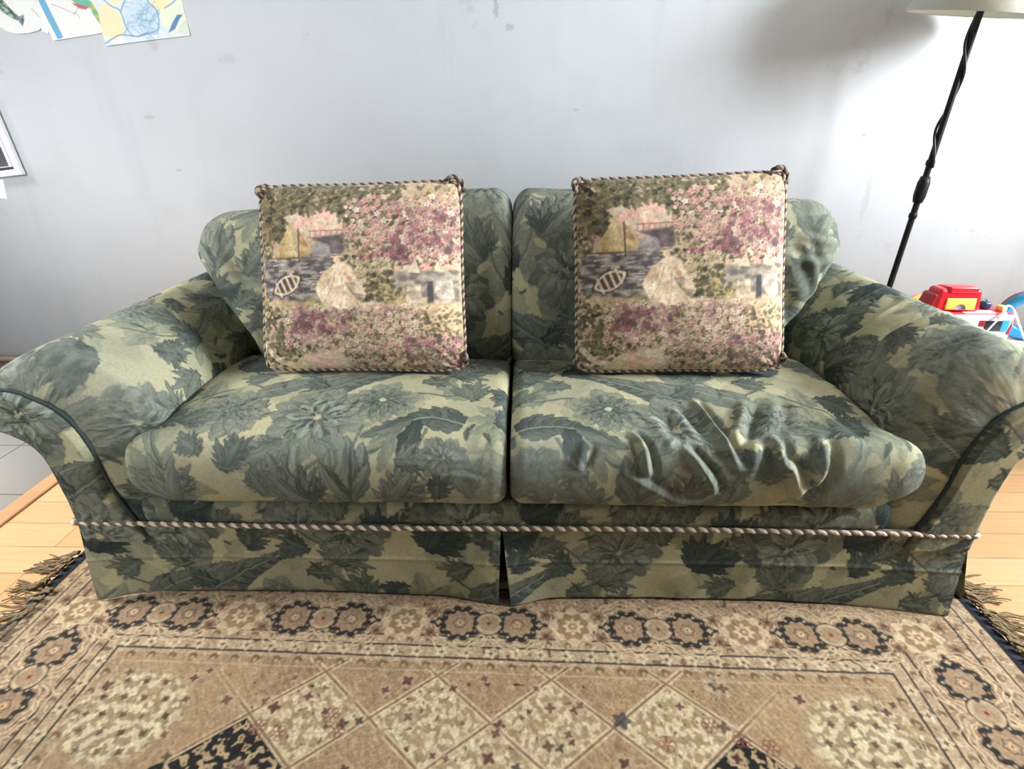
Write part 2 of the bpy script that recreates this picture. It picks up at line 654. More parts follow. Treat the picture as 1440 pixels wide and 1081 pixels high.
    fan(.24, .53, 2.2, .11, 1.7, 5, F_DARK, F_MID, F_GREY, 95)
    fan(.56, .12, .2, .09, 1.5, 5, F_MID2, F_GREY, F_LITE, 97)
    # tulip-like bud
    for a, l, w in ((1.75, .17, .035), (1.25, .15, .03), (1.5, .16, .03), (1.05, .11, .02), (2.0, .12, .022)):
        c.lobe(.455, .02, a, l, w, F_DARK, F_GREY, 0.15, 3, 1.1, None, 1, F_DARK2, int(l * 1000), .1)
    # blossoms
    flower(.37, .235, .105, 1)
    flower(.505, .30, .08, 2, ((F_MID, F_SHADE), (F_MID2, F_GREY), (F_MID2, F_MID)))
    flower(.17, .26, .085, 3, ((F_MID, F_SHADE), (F_MID, F_GREY), (F_MID2, F_GREY)))
    flower(.30, .545, .095, 4, ((F_DARK, F_MID2), (F_MID2, F_GREY), (F_MID, F_LITE)))
    flower(.70, .53, .085, 5, ((F_MID2, F_MID), (F_MID, F_GREY), (F_MID2, F_GREY)))
    flower(.66, .135, .05, 6)
    for k, (x, y, a, L, sp, n, dk) in enumerate(((.19, .10, 1.2, .10, 1.8, 5, 1), (.14, .14, 2.6, .08, 1.6, 5, 0), (.30, .42, 2.0, .10, 1.8, 5, 0), (.46, .47, 1.3, .09, 1.8, 5, 1), (.72, .31, 1.9, .11, 1.6, 5, 0),
                                               (.77, .22, .6, .10, 1.9, 5, 1), (.02, .55, 1.9, .09, 1.8, 5, 0), (.36, .36, 2.7, .08, 1.4, 5, 1), (.58, .40, .1, .08, 1.6, 5, 0), (.50, .52, .7, .09, 1.8, 5, 0),
                                               (.27, .04, 1.9, .08, 1.6, 5, 0), (.64, .03, 1.3, .08, 1.6, 5, 1), (.20, .44, 3.6, .09, 1.6, 5, 0), (.06, .22, .4, .08, 1.7, 5, 0))):
        fan(x, y, a, L, sp, n, *((F_DARK, F_MID2) if dk else (F_MID2, F_SHADE2)), F_GREY, 110 + 7 * k)
    # loose brush strokes: dark accents and pale highlights
    for k in range(40):
        x, y, a = rg.random() * TU, rg.random() * TV, rg.uniform(0, 6.28)
        c.lobe(x, y, a, rg.uniform(.018, .05), rg.uniform(.003, .007), *D, 0.1, 2, 0.8, None, 0.85, None, k, rg.uniform(-.4, .4))
    for k in range(14):
        x, y, a = rg.random() * TU, rg.random() * TV, rg.uniform(0, 6.28)
        q = [(x, y), (x + .04 * math.cos(a), y + .04 * math.sin(a)), (x + .07 * math.cos(a + .7), y + .07 * math.sin(a + .7))]
        c.stroke(q, .003, F_LITE, .55, True)
    return c


TILE = fabric_tile()


def cloth(u, v, u0=0.0, v0=0.0, warp=0.012, scale=1.0, flip=False):
    """printed colour at cloth coordinates in metres"""
    u = np.asarray(u, float)
    v = np.asarray(v, float)
    uu = (u + u0) / scale + warp * (fbm(u * 9, v * 9, 31) - 0.5) + 0.0055 * (fbm(u * 55, v * 55, 32, 2) - 0.5)
    vv = (v + v0) / scale + warp * (fbm(u * 9, v * 9, 37) - 0.5) + 0.0055 * (fbm(u * 55, v * 55, 38, 2) - 0.5)
    if flip:
        uu = -uu
    return TILE.sample(uu, vv)


def wear(col, mask, c=None):
    c = lin(172, 178, 174) if c is None else c
    m = np.clip(mask, 0, 1)[..., None]
    return col * (1 - m) + c * m


def folds_field(U, V, folds):
    """sum of creases: each (polyline in u,v; height; width); a ridge with a groove on one side"""
    H = np.zeros(np.shape(U))
    for pts, amp, w in folds:
        P, L = catmull(pts, max(4, len(pts) * 5))
        best = np.full(np.shape(U), 1e9)
        sd = np.zeros(np.shape(U))
        tt = np.zeros(np.shape(U))
        for k in range(len(P) - 1):
            a, b = P[k], P[k + 1]
            ab = b - a
            ln = np.hypot(*ab) + 1e-9
            t = np.clip(((U - a[0]) * ab[0] + (V - a[1]) * ab[1]) / ln ** 2, 0, 1)
            dx, dy = U - a[0] - t * ab[0], V - a[1] - t * ab[1]
            d = np.hypot(dx, dy)
            s = np.sign(ab[0] * dy - ab[1] * dx) * d
            m = d < best
            best = np.where(m, d, best)
            sd = np.where(m, s, sd)
            tt = np.where(m, (k + t) / (len(P) - 1), tt)
        fade = np.sin(PI * np.clip(tt, 0, 1)) ** 0.8
        w = w * 1.25
        inner = ((tt > 0.001) & (tt < 0.999)) * 1.0
        H += amp * fade * inner * (np.exp(-(best / w) ** 2) - 0.8 * np.exp(-((sd - 1.5 * w) / (0.8 * w)) ** 2))
    return H


# ------------------------------------------------------------------ twisted cord (two plies, cream and taupe)
CORD_A = lin(226, 214, 194)
CORD_B = lin(112, 92, 84)


def cord_arrays(path, r=0.0055, lay=0.024, per=10, sides=12, ca=CORD_A, cb=CORD_B, closed=False):
    path = np.asarray(path, float)
    seg = np.linalg.norm(np.diff(path, axis=0), axis=1).sum()
    n = int(seg / lay * per)
    Q, L = catmull(path, max(n, 8), closed)
    P, A, B = tube_arrays(Q, r, sides, closed)
    s = np.linspace(0, L, len(Q))
    th = np.linspace(0, 2 * PI, sides, endpoint=False)
    ph = th[None] - 2 * PI * s[:, None] / lay
    rad = r * (0.62 + 0.42 * np.abs(np.cos(ph)) ** 0.8)
    off = rad[..., None] * (np.cos(th)[None, :, None] * A[:, None] + np.sin(th)[None, :, None] * B[:, None])
    P = Q[:, None] + off
    f = sstep(-0.18, 0.18, np.cos(ph))[..., None]
    return P, np.asarray(cb) * (1 - f) + np.asarray(ca) * f


def cord(name, path, mat, parent, closed=False, **kw):
    P, c = cord_arrays(path, closed=closed, **kw)
    if closed:
        P = np.concatenate([P, P[:1]])
        c = np.concatenate([c, c[:1]])
    return grid_obj(name, P, mat, parent, c, wrap=True)


M_SOFA = pattern_mat('floral cotton', 0.92, 1100, 0.13, 0.22, 0.0, 0.12, 160)
M_CORD = pattern_mat('twisted cord', 0.75, 1500, 0.12, 0.15, 0.1)
M_DARK = plain('dark lining', lin(40, 46, 44), 0.95, 0.2)


# ------------------------------------------------------------------ sofa
sofa = empty('sofa', (0, 1.45, 0), 'two-seat green floral fabric sofa with rolled arms standing on the rug', 'sofa')

# ---- base frame hidden inside (carries the cushions)
P = rbox_arrays((0, 1.46, 0.17), (1.94, 0.78, 0.25), 0.02)
grid_obj('frame', P, M_DARK, sofa, wrap=True, flip=True)


def arm(side):
    L0 = [(.775, .19), (.775, .34), (.778, .45), (.80, .53), (.86, .602), (.945, .647), (1.0, .637), (1.06, .609), (1.115, .572), (1.15, .525), (1.13, .478), (1.08, .455), (1.034, .425), (1.014, .36), (1.006, .19)]
    L1 = [(.855, .19), (.900, .33), (.916, .43), (.935, .485), (.962, .520), (.998, .543), (1.03, .558), (1.065, .562), (1.10, .548), (1.13, .52), (1.118, .482), (1.075, .46), (1.034, .43), (1.014, .36), (1.006, .19)]
    if side > 0:   # this arm stands a little fuller
        up = lambda z: z if z < .44 else .44 + (z - .44) * 1.085
        L0 = [(a, up(z)) for a, z in L0]
        L1 = [(a + .008, up(z)) for a, z in L1]
    per = 44
    A0 = spline_by_segment(L0, per)
    A1 = spline_by_segment(L1, per)
    Ys = np.r_[np.linspace(1.90, 1.55, 50, endpoint=False), np.linspace(1.55, 1.095, 210, endpoint=False)]
    rows, rY = [], []
    for y in Ys:
        rows.append(A0)
        rY.append(np.full(len(A0), y))
    for ph in np.linspace(0, PI / 2, 30):
        w = 1 - math.cos(ph)
        rows.append(A0 * (1 - w) + A1 * w)
        rY.append(np.full(len(A0), 1.095 - 0.058 * math.sin(ph)))
    R = np.array(rows)
    Yc = np.array(rY)
    P = np.stack([R[..., 0], Yc, R[..., 1]], -1)
    d = np.r_[0, np.cumsum(np.linalg.norm(np.diff(A0, axis=0), axis=1))]
    U = np.broadcast_to(d, Yc.shape)
    ds = np.linalg.norm(np.diff(P, axis=0), axis=-1).mean(1)
    V = np.broadcast_to(np.r_[0, np.cumsum(ds)][:, None], Yc.shape)
    N = grid_normals(P)
    h = 0.010 * (fbm(U * 5 + side * 3, V * 4, 5) - 0.5) + 0.004 * (fbm(U * 16, V * 9, 6 + side) - 0.5)
    fl = []
    if side > 0:
        # creased cover: folds run across the roll, gathered by the back and at the front
        fl = [([(.24, .40), (.36, .36), (.50, .33)], .009, .012), ([(.30, .44), (.42, .42), (.56, .40)], .007, .010), ([(.20, .33), (.30, .30), (.40, .30)], .006, .010),
              ([(.33, .48), (.42, .53), (.55, .50)], .006, .012), ([(.40, .60), (.50, .62), (.62, .60)], .006, .014),
              ([(.22, .77), (.34, .72), (.50, .73)], .007, .010), ([(.28, .72), (.40, .67), (.56, .66)], .006, .010), ([(.36, .78), (.46, .76), (.60, .79)], .006, .009),
              ([(.10, .74), (.20, .70), (.32, .62)], .005, .012), ([(.16, .66), (.26, .60), (.36, .57)], .005, .014), ([(.05, .76), (.14, .75), (.24, .78)], .004, .010),
              ([(.36, .64), (.46, .61), (.60, .62)], .006, .012)]
        h = h + 0.006 * (fbm(U * 7, V * 20, 8) - 0.5)
    else:
        fl = [([(.30, .82), (.42, .80), (.56, .84)], .006, .014), ([(.22, .84), (.30, .80), (.40, .79)], .004, .012), ([(.05, .84), (.14, .78), (.24, .76)], .003, .012),
              ([(.30, .40), (.40, .38), (.52, .40)], .004, .014)]
    h = h + (1.3 if side > 0 else 1.0) * folds_field(U, V, fl)
    P = P - N * (h * sstep(0, .08, U) * sstep(U.max(), U.max() - .1, U))[..., None] * (1 if True else 0)
    if side > 0:
        col = cloth(U, V, .12, .10, .015, 1.0, True)
    else:
        col = cloth(U, V, .40, .30, .015)
    k = sstep(.25, .40, U) * sstep(.72, .6, U)
    wm = k * (0.55 * sstep(.50, .86, V) * (.45 + .55 * sstep(.35, .65, fbm(U * 22, V * 26, 12))) + 0.2 * sstep(.4, .7, fbm(U * 40, V * 44, 14)))
    col = wear(col, wm * (0.45 if side > 0 else 0.62), lin(166, 171, 162))
    # close the far end
    cen = P[0].mean(0)
    P = np.concatenate([np.broadcast_to(cen, P[:1].shape), P])
    col = np.concatenate([col[:1], col])
    P = P * np.array([side, 1, 1])
    a = grid_obj('armrest', P, M_SOFA, sofa, col, flip=side > 0)
    # front panel: fills the scroll outline, slightly domed, set just inside the seam
    n = len(A1)
    cz = np.interp(A1[:, 1], [0.19, 0.40, 0.47, 0.60], [0.19, 0.40, 0.485, 0.51])
    cx = np.interp(cz, [0.19, 0.33, 0.42, 0.47, 0.51], [0.93, 0.957, 0.973, 1.01, 1.07])
    C = np.stack([cx, cz], 1)
    ts = np.r_[0, 0.04, 0.1, np.linspace(0.2, 1.0, 22)]
    rows = []
    for t in ts:
        q = A1 * (1 - t) + C * t
        yy = 1.040 - 0.020 * min(1.0, (t / 0.22)) ** 0.5 if t > 0 else 1.055
        rows.append(np.stack([q[:, 0] * side, np.full(n, yy), q[:, 1]], 1))
    PP = np.array(rows)
    PP[..., 1] += 0.004 * (fbm(PP[..., 0] * 9, PP[..., 2] * 9, 4) - .5)
    cu, cv = PP[..., 0], PP[..., 2]
    pc = cloth(cu, cv, .55 if side < 0 else -.40, .03, .01)
    if side < 0:
        pc = pc * 1.0
    f = grid_obj('front_panel', PP, M_SOFA, a, pc, flip=side > 0)
    # seam welt along the panel's inner curve
    i0, i1 = 0, per * 9
    path = np.stack([A1[i0:i1:8, 0] * side, np.full(len(A1[i0:i1:8]), 1.0345), A1[i0:i1:8, 1]], 1)
    tb, _, _ = tube_arrays(path, 0.0038, 8)
    grid_obj('welt', tb, M_SOFA, a, np.broadcast_to(lin(62, 74, 72), tb.shape), wrap=True)
    return a


arm(-1)
arm(1)


# ---- seat cushions
def seat_cushion(side):
    prof = [(1.03, .302), (1.008, .318), (.996, .345), (.992, .385), (1.0, .425), (1.025, .455), (1.07, .470), (1.16, .480), (1.30, .482), (1.42, .474), (1.50, .46), (1.53, .42), (1.53, .34), (1.49, .303), (1.40, .30), (1.25, .30), (1.13, .30), (1.065, .3005)]
    if side > 0:
        prof = [(y, z + (.006 if .33 < z < .46 else 0)) for y, z in prof]
    prof = np.array(prof[-3:] + prof[:-3])          # the loop starts out of sight, underneath
    nq = 520
    Q, Lp = catmull(prof, nq, True)
    s = np.linspace(0, Lp, nq, endpoint=False)
    s = s - s[np.argmin(np.hypot(Q[:, 0] - 1.03, Q[:, 1] - .302))]
    xi, xo = .004, .792
    nu = 380
    e = np.linspace(0, 1, nu)
    tt = xi + (xo - xi) * (0.5 - 0.5 * np.cos(PI * e)) * 0.25 + (xo - xi) * e * 0.75
    X = tt[:, None] + 0 * s[None]
    Yb = Q[None, :, 0] + 0 * X
    Zb = Q[None, :, 1] + 0 * X
    di = X - xi
    do = xo - X
    ri, ro = .032, (.045 if side < 0 else .06)
    k = np.minimum(np.sqrt(np.clip(1 - (1 - np.clip(di / ri, 0, 1)) ** 2, 0, 1)), np.sqrt(np.clip(1 - (1 - np.clip(do / ro, 0, 1)) ** 2, 0, 1)))
    cy = np.clip(Yb, 1.06, 1.46)
    cz = .388
    kk = np.where(di < do, 0.70 + 0.30 * k, (0.66 + 0.34 * k if side < 0 else 0.46 + 0.54 * k))
    Y2 = cy + (Yb - cy) * (0.62 + 0.38 * k)
    Z2 = cz + (Zb - cz) * kk
    crown = 0.010 * np.sin(PI * e)[:, None] * sstep(.43, .48, Zb) * sstep(1.0, 1.15, Yb)
    Z2 = Z2 + crown
    # outer front corner swells past the arm's rounded front
    X = X + 0.045 * sstep(.60, .79, X) * sstep(1.10, 1.02, Y2) * sstep(.30, .36, Zb)
    P = np.stack([X, Y2, Z2], -1)
    U = X * side
    V = np.broadcast_to(s, X.shape)
    s_top = s[np.argmin(np.hypot(Q[:, 0] - 1.025, Q[:, 1] - .455))]
    N = grid_normals(P, True)
    h = 0.010 * (fbm(U * 5 + 3, V * 5, 21 + side) - 0.5) + 0.003 * (fbm(U * 18, V * 14, 23) - 0.5)
    if side > 0:
        def sy(y):
            return s_top + (y - 1.025)

        def sz(z):
            return s_top - (.455 - z) * 1.05
        fl = [([(.400, sy(1.19)), (.418, sy(1.09)), (.437, sy(1.02)), (.462, sz(.395))], .013, .009),
              ([(.52, sy(1.18)), (.475, sy(1.08)), (.440, sy(1.02))], .010, .012),
              ([(.345, sy(1.02)), (.375, sy(.985)), (.408, sz(.372)), (.415, sz(.34))], .011, .008),
              ([(.245, sy(1.06)), (.266, sy(1.02)), (.275, sz(.41)), (.281, sz(.375))], .010, .008),
              ([(.535, sy(1.06)), (.54, sy(.99)), (.562, sz(.40)), (.59, sz(.335))], .010, .010),
              ([(.62, sy(1.06)), (.622, sz(.445)), (.615, sz(.395)), (.575, sz(.34))], .011, .012),
              ([(.155, sy(1.03)), (.15, sz(.44)), (.135, sz(.40))], .005, .009),
              ([(.47, sy(1.05)), (.49, sz(.45)), (.475, sz(.37))], .007, .014),
              ([(.33, sy(1.16)), (.36, sy(1.10)), (.38, sy(1.04))], .006, .013),
              ([(.30, sy(1.12)), (.31, sy(1.06)), (.33, sy(1.0))], .005, .013),
              ([(.58, sy(1.2)), (.56, sy(1.12)), (.52, sy(1.06))], .006, .014),
              ([(.66, sy(1.14)), (.68, sy(1.05)), (.70, sz(.44))], .004, .014),
              ([(.22, sz(.40)), (.34, sz(.33)), (.40, sz(.318))], .005, .009)]
        h = h + 1.7 * folds_field(U, V, fl)
        h = h + 0.010 * (fbm(U * 12, V * 5, 27) - .5) * np.exp(-((U - .42) / .25) ** 2)
        h = h - 0.012 * np.exp(-((U - .45) / .17) ** 2 - ((V - sy(1.1)) / .13) ** 2)
    else:
        fl = [([(-.448, s_top + .06), (-.462, s_top), (-.468, s_top - .07)], .003, .006), ([(-.14, s_top - .03), (-.09, s_top - .035), (-.04, s_top - .03)], .0022, .006),
              ([(-.16, s_top - .075), (-.10, s_top - .07), (-.05, s_top - .085)], .0018, .006)]
        h = h + folds_field(U, V, fl)
    sgn = 1.0
    # outward sign from the top row
    it = int(np.argmin(np.hypot(Q[:, 0] - 1.25, Q[:, 1] - .48)))
    if N[nu // 2, it, 2] < 0:
        sgn = -1.0
    P = P + sgn * N * (h * k)[..., None]
    Vc = V - 0.012
    if side < 0:
        col = cloth(U, Vc, .80, 0.0, .010)
    else:
        col = cloth(U, Vc, .06, .02, .014, 1.0, True)
    front = sstep(s_top + .03, s_top - .05, V) * sstep(0, .03, V)
    wm = front * 0.55 * sstep(.3, .65, fbm(U * 7, V * 9, 33 + side)) + 0.28 * sstep(.38, .7, fbm(U * 6, V * 6, 35))
    edge = np.exp(-((np.abs(U) - .06) / .05) ** 2) * front * 0.6
    col = wear(col, (wm + edge) * (0.68 if side > 0 else 0.5), lin(128, 137, 130))
    P = P * np.array([side, 1, 1])
    P[..., 0] += -.026 * (1 - X / .8)
    P = np.concatenate([np.broadcast_to(P[:1].mean(1, keepdims=True), P[:1].shape), P, np.broadcast_to(P[-1:].mean(1, keepdims=True), P[:1].shape)])
    col = np.concatenate([col[:1], col, col[-1:]])
    return grid_obj('seat_cushion', P, M_SOFA, sofa, col, wrap=True, flip=(sgn > 0) != (side < 0))


seat_cushion(-1)
seat_cushion(1)


# ---- back cushions with rolled tops that lap over the arms
def back_cushion(side):
    prof = np.array([(1.475, .43), (1.445, .47), (1.428, .54), (1.425, .62), (1.435, .70), (1.455, .78), (1.488, .85), (1.535, .892), (1.60, .903), (1.665, .88), (1.715, .82), (1.735, .72), (1.735, .58), (1.73, .46), (1.60, .42)])
    Q, Lp = catmull(prof, 380, True)
    s = np.linspace(0, Lp, 380, endpoint=False)
    xi, xo = .0, .752
    nu = 260
    e = np.linspace(0, 1, nu)
    tt = xi + (xo - xi) * ((0.5 - 0.5 * np.cos(PI * e)) * 0.4 + e * 0.6)
    X = tt[:, None] + 0 * s[None]
    Yb = Q[None, :, 0] + 0 * X
    Zb = Q[None, :, 1] + 0 * X
    di, do = X - xi, xo - X
    ri, ro = .05, .085
    k = np.minimum(np.sqrt(np.clip(1 - (1 - np.clip(di / ri, 0, 1)) ** 2, 0, 1)), np.sqrt(np.clip(1 - (1 - np.clip(do / ro, 0, 1)) ** 2, 0, 1)))
    ki = np.sqrt(np.clip(1 - (1 - np.clip(di / ri, 0, 1)) ** 2, 0, 1))
    cy = 1.585
    cz = np.clip(Zb, .48, .76)
    # by the centre seam the roundness is mostly at the top; the faces meet nearly flush
    kf = np.where(di < do, 0.80 + 0.20 * ki, 0.02 + 0.98 * k)
    kt = np.where(di < do, 0.55 + 0.45 * ki, 0.02 + 0.98 * k)
    Y2 = cy + (Yb - cy) * kf
    Z2 = cz + (Zb - cz) * kt
    drop = (.058 if side < 0 else .024) * sstep(.25, .70, X) * sstep(.55, .88, Zb)
    Z2 = Z2 - drop
    ear = (.108 if side < 0 else .118) * sstep(.30, .752, X) ** 1.5 * sstep(.50, .80, Zb - drop)
    X = X + ear
    X = X - 0.022 * sstep(.3, .75, X) * sstep(.62, .45, Zb)
    P = np.stack([X, Y2, Z2], -1)
    U = X * side
    V = np.broadcast_to(s, X.shape)
    N = grid_normals(P, True)
    iff = int(np.argmin(np.hypot(Q[:, 0] - 1.425, Q[:, 1] - .62)))
    sgn = 1.0 if N[nu // 2, iff, 1] < 0 else -1.0
    h = 0.010 * (fbm(U * 5, V * 5, 41 + side) - .5) + 0.003 * (fbm(U * 16, V * 16, 43) - .5)
    if side > 0:
        fl = [([(.66, .42), (.72, .30), (.76, .16)], .006, .016), ([(.73, .40), (.77, .30), (.79, .20)], .007, .012), ([(.70, .36), (.78, .34), (.84, .36)], .006, .010),
              ([(.72, .42), (.80, .40), (.86, .42)], .006, .010), ([(.74, .46), (.80, .47), (.86, .50)], .005, .010), ([(.63, .30), (.68, .2), (.70, .10)], .004, .016)]
    else:
        fl = [([(-.80, .42), (-.74, .36), (-.70, .26)], .004, .014), ([(-.82, .46), (-.76, .44), (-.68, .46)], .003, .012)]
    h = h + folds_field(U, V, fl)
    P = P + sgn * N * (h * k)[..., None]
    if side < 0:
        col = cloth(U, V, .44, .30, .012)
    else:
        col = cloth(U, V, .34, .24, .012, 1.0, True)
    col = wear(col, 0.28 * sstep(.40, .7, fbm(U * 6, V * 7, 45)) + (0.3 * sstep(.62, .8, X) if side > 0 else 0), lin(130, 136, 122))
    P = P * np.array([side, 1, 1])
    P[..., 0] += -.026
    return grid_obj('back_cushion', P, M_SOFA, sofa, col, wrap=True, flip=(sgn > 0) != (side < 0))


back_cushion(-1)
back_cushion(1)

# ---- back frame behind the cushions
P = rbox_arrays((0, 1.83, 0.44), (1.72, 0.20, 0.74), 0.06, 10)
grid_obj('back_frame', P, M_SOFA, sofa, cloth(P[..., 0], P[..., 2], .1, .1), wrap=True, flip=True)

# ---- front rail under the cushions
xs = np.linspace(-.862, .826, 560)
ph = np.linspace(-PI * .5, PI * .62, 46)
Xr = xs[:, None] + 0 * ph[None]
ends = np.minimum(np.sqrt(np.clip(1 - (1 - np.clip((xs + .862) / .03, 0, 1)) ** 2, 0, 1)), np.sqrt(np.clip(1 - (1 - np.clip((.826 - xs) / .03, 0, 1)) ** 2, 0, 1)))[:, None]
Yr = 1.080 - (.050 * np.abs(np.cos(ph)) ** .5)[None] * (0.25 + .75 * ends) * np.sign(np.cos(ph))[None]
Zr = .262 + (.036 * np.sign(np.sin(ph)) * np.abs(np.sin(ph)) ** .6)[None] * (0.6 + .4 * ends)
Yr = Yr - .006 * (fbm(Xr * 5, Zr * 12, 51) - .5)
P = np.stack([Xr, Yr, Zr], -1)
col = cloth(Xr, Zr, .42, .30, .01)
grid_obj('front_rail', P, M_SOFA, sofa, wear(col, .22 * sstep(.35, .7, fbm(Xr * 5, Zr * 20, 53)) * sstep(0, .8, Xr), lin(96, 104, 104)), flip=True)


# ---- skirt: two front panels meeting at a pleat, side panels, pleat backing
def skirt_front(x0t, x1t, x0b, x1b, hem, u0, v0, pull):
    nu, nv = 420, 90
    t = np.linspace(0, 1, nu)[:, None]
    w = np.linspace(0, 1, nv)[None]        # 0 at the cord, 1 at the hem
    X = (x0t + (x1t - x0t) * t) * (1 - w) + (x0b + (x1b - x0b) * t) * w
    hz = np.interp(t[:, 0], [q[0] for q in hem], [q[1] for q in hem])[:, None]
    hy = np.interp(t[:, 0], [q[0] for q in hem], [q[2] for q in hem])[:, None]
    for _ in range(3):
        pad = np.pad(hz[:, 0], 12, mode='edge')
        hz = np.convolve(pad, np.ones(25) / 25, 'valid')[:, None]
        pad = np.pad(hy[:, 0], 12, mode='edge')
        hy = np.convolve(pad, np.ones(25) / 25, 'valid')[:, None]
    Z = .236 * (1 - w) + hz * w
    Y = 1.034 * (1 - w) + hy * w + .010 * np.sin(PI * w) * (fbm(X * 6, Z * 3, 61) - .5)
    Y = Y + .006 * (fbm(X * 11, Z * 6, 62) - .5) * w - .003 * np.exp(-((w - .48) / .02) ** 2)
    P = np.stack([X, Y, Z], -1)
    back = P[:, ::-1] + np.array([0, .004, 0])
    col = cloth(X, Z, u0, v0, .008)
    P = np.concatenate([P, back], 1)
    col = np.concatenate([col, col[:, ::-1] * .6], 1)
    return grid_obj('skirt_panel', P, M_SOFA, sofa, col, wrap=True)


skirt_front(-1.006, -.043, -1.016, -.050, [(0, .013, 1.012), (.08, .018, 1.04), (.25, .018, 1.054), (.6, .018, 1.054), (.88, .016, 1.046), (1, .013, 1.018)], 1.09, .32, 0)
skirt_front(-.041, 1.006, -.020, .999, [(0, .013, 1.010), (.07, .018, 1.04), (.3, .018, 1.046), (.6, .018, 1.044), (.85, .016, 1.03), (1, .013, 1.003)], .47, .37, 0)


def flat_skirt(name, a, b, top, bot, parent, u0=0.0):
    """a,b: (x,y) ends at the top; thin hanging panel"""
    nu, nv = 60, 30
    t = np.linspace(0, 1, nu)[:, None]
    w = np.linspace(0, 1, nv)[None]
    X = a[0] + (b[0] - a[0]) * t + (a[2] * (1 - t) + b[2] * t) * w
    Y = a[1] + (b[1] - a[1]) * t + (a[3] * (1 - t) + b[3] * t) * w
    Z = top * (1 - w) + bot * w + 0 * t
    P = np.stack([X, Y, Z], -1)
    nrm = np.array([-(b[1] - a[1]), b[0] - a[0], 0])
    nrm = nrm / np.linalg.norm(nrm) * .004
    P2 = np.concatenate([P, P[:, ::-1] + nrm], 1)
    c = cloth(X * 0.7 + Y, Z, u0, .35)
    return grid_obj(name, P2, M_SOFA, parent, np.concatenate([c, c[:, ::-1]], 1), wrap=True)


flat_skirt('pleat_backing', (-.13, 1.070, 0, 0), (.06, 1.070, 0, 0), .232, .014, sofa, .2)
flat_skirt('skirt_panel', (1.010, 1.050, .062, .01), (1.008, 1.88, .02, 0), .232, .014, sofa, .3)
flat_skirt('skirt_panel', (-1.008, 1.88, -.02, 0), (-1.008, 1.055, -.008, .01), .232, .014, sofa, .6)

# ---- twisted cord along the skirt's top
xs = np.linspace(-1.004, 1.006, 60)
sag = .0025 * np.sin(xs * 5)
path = [(-1.016, 1.86, .236), (-1.016, 1.4, .236), (-1.016, 1.10, .236), (-1.014, 1.045, .236)]
path += [(x, 1.0235, .2365 + s_ - .003 * (x > .9)) for x, s_ in zip(xs, sag)]
path += [(1.016, 1.05, .235), (1.016, 1.10, .236), (1.016, 1.4, .236), (1.016, 1.86, .236)]
cord('trim_cord', path, M_CORD, sofa, r=.0060, lay=.0262)


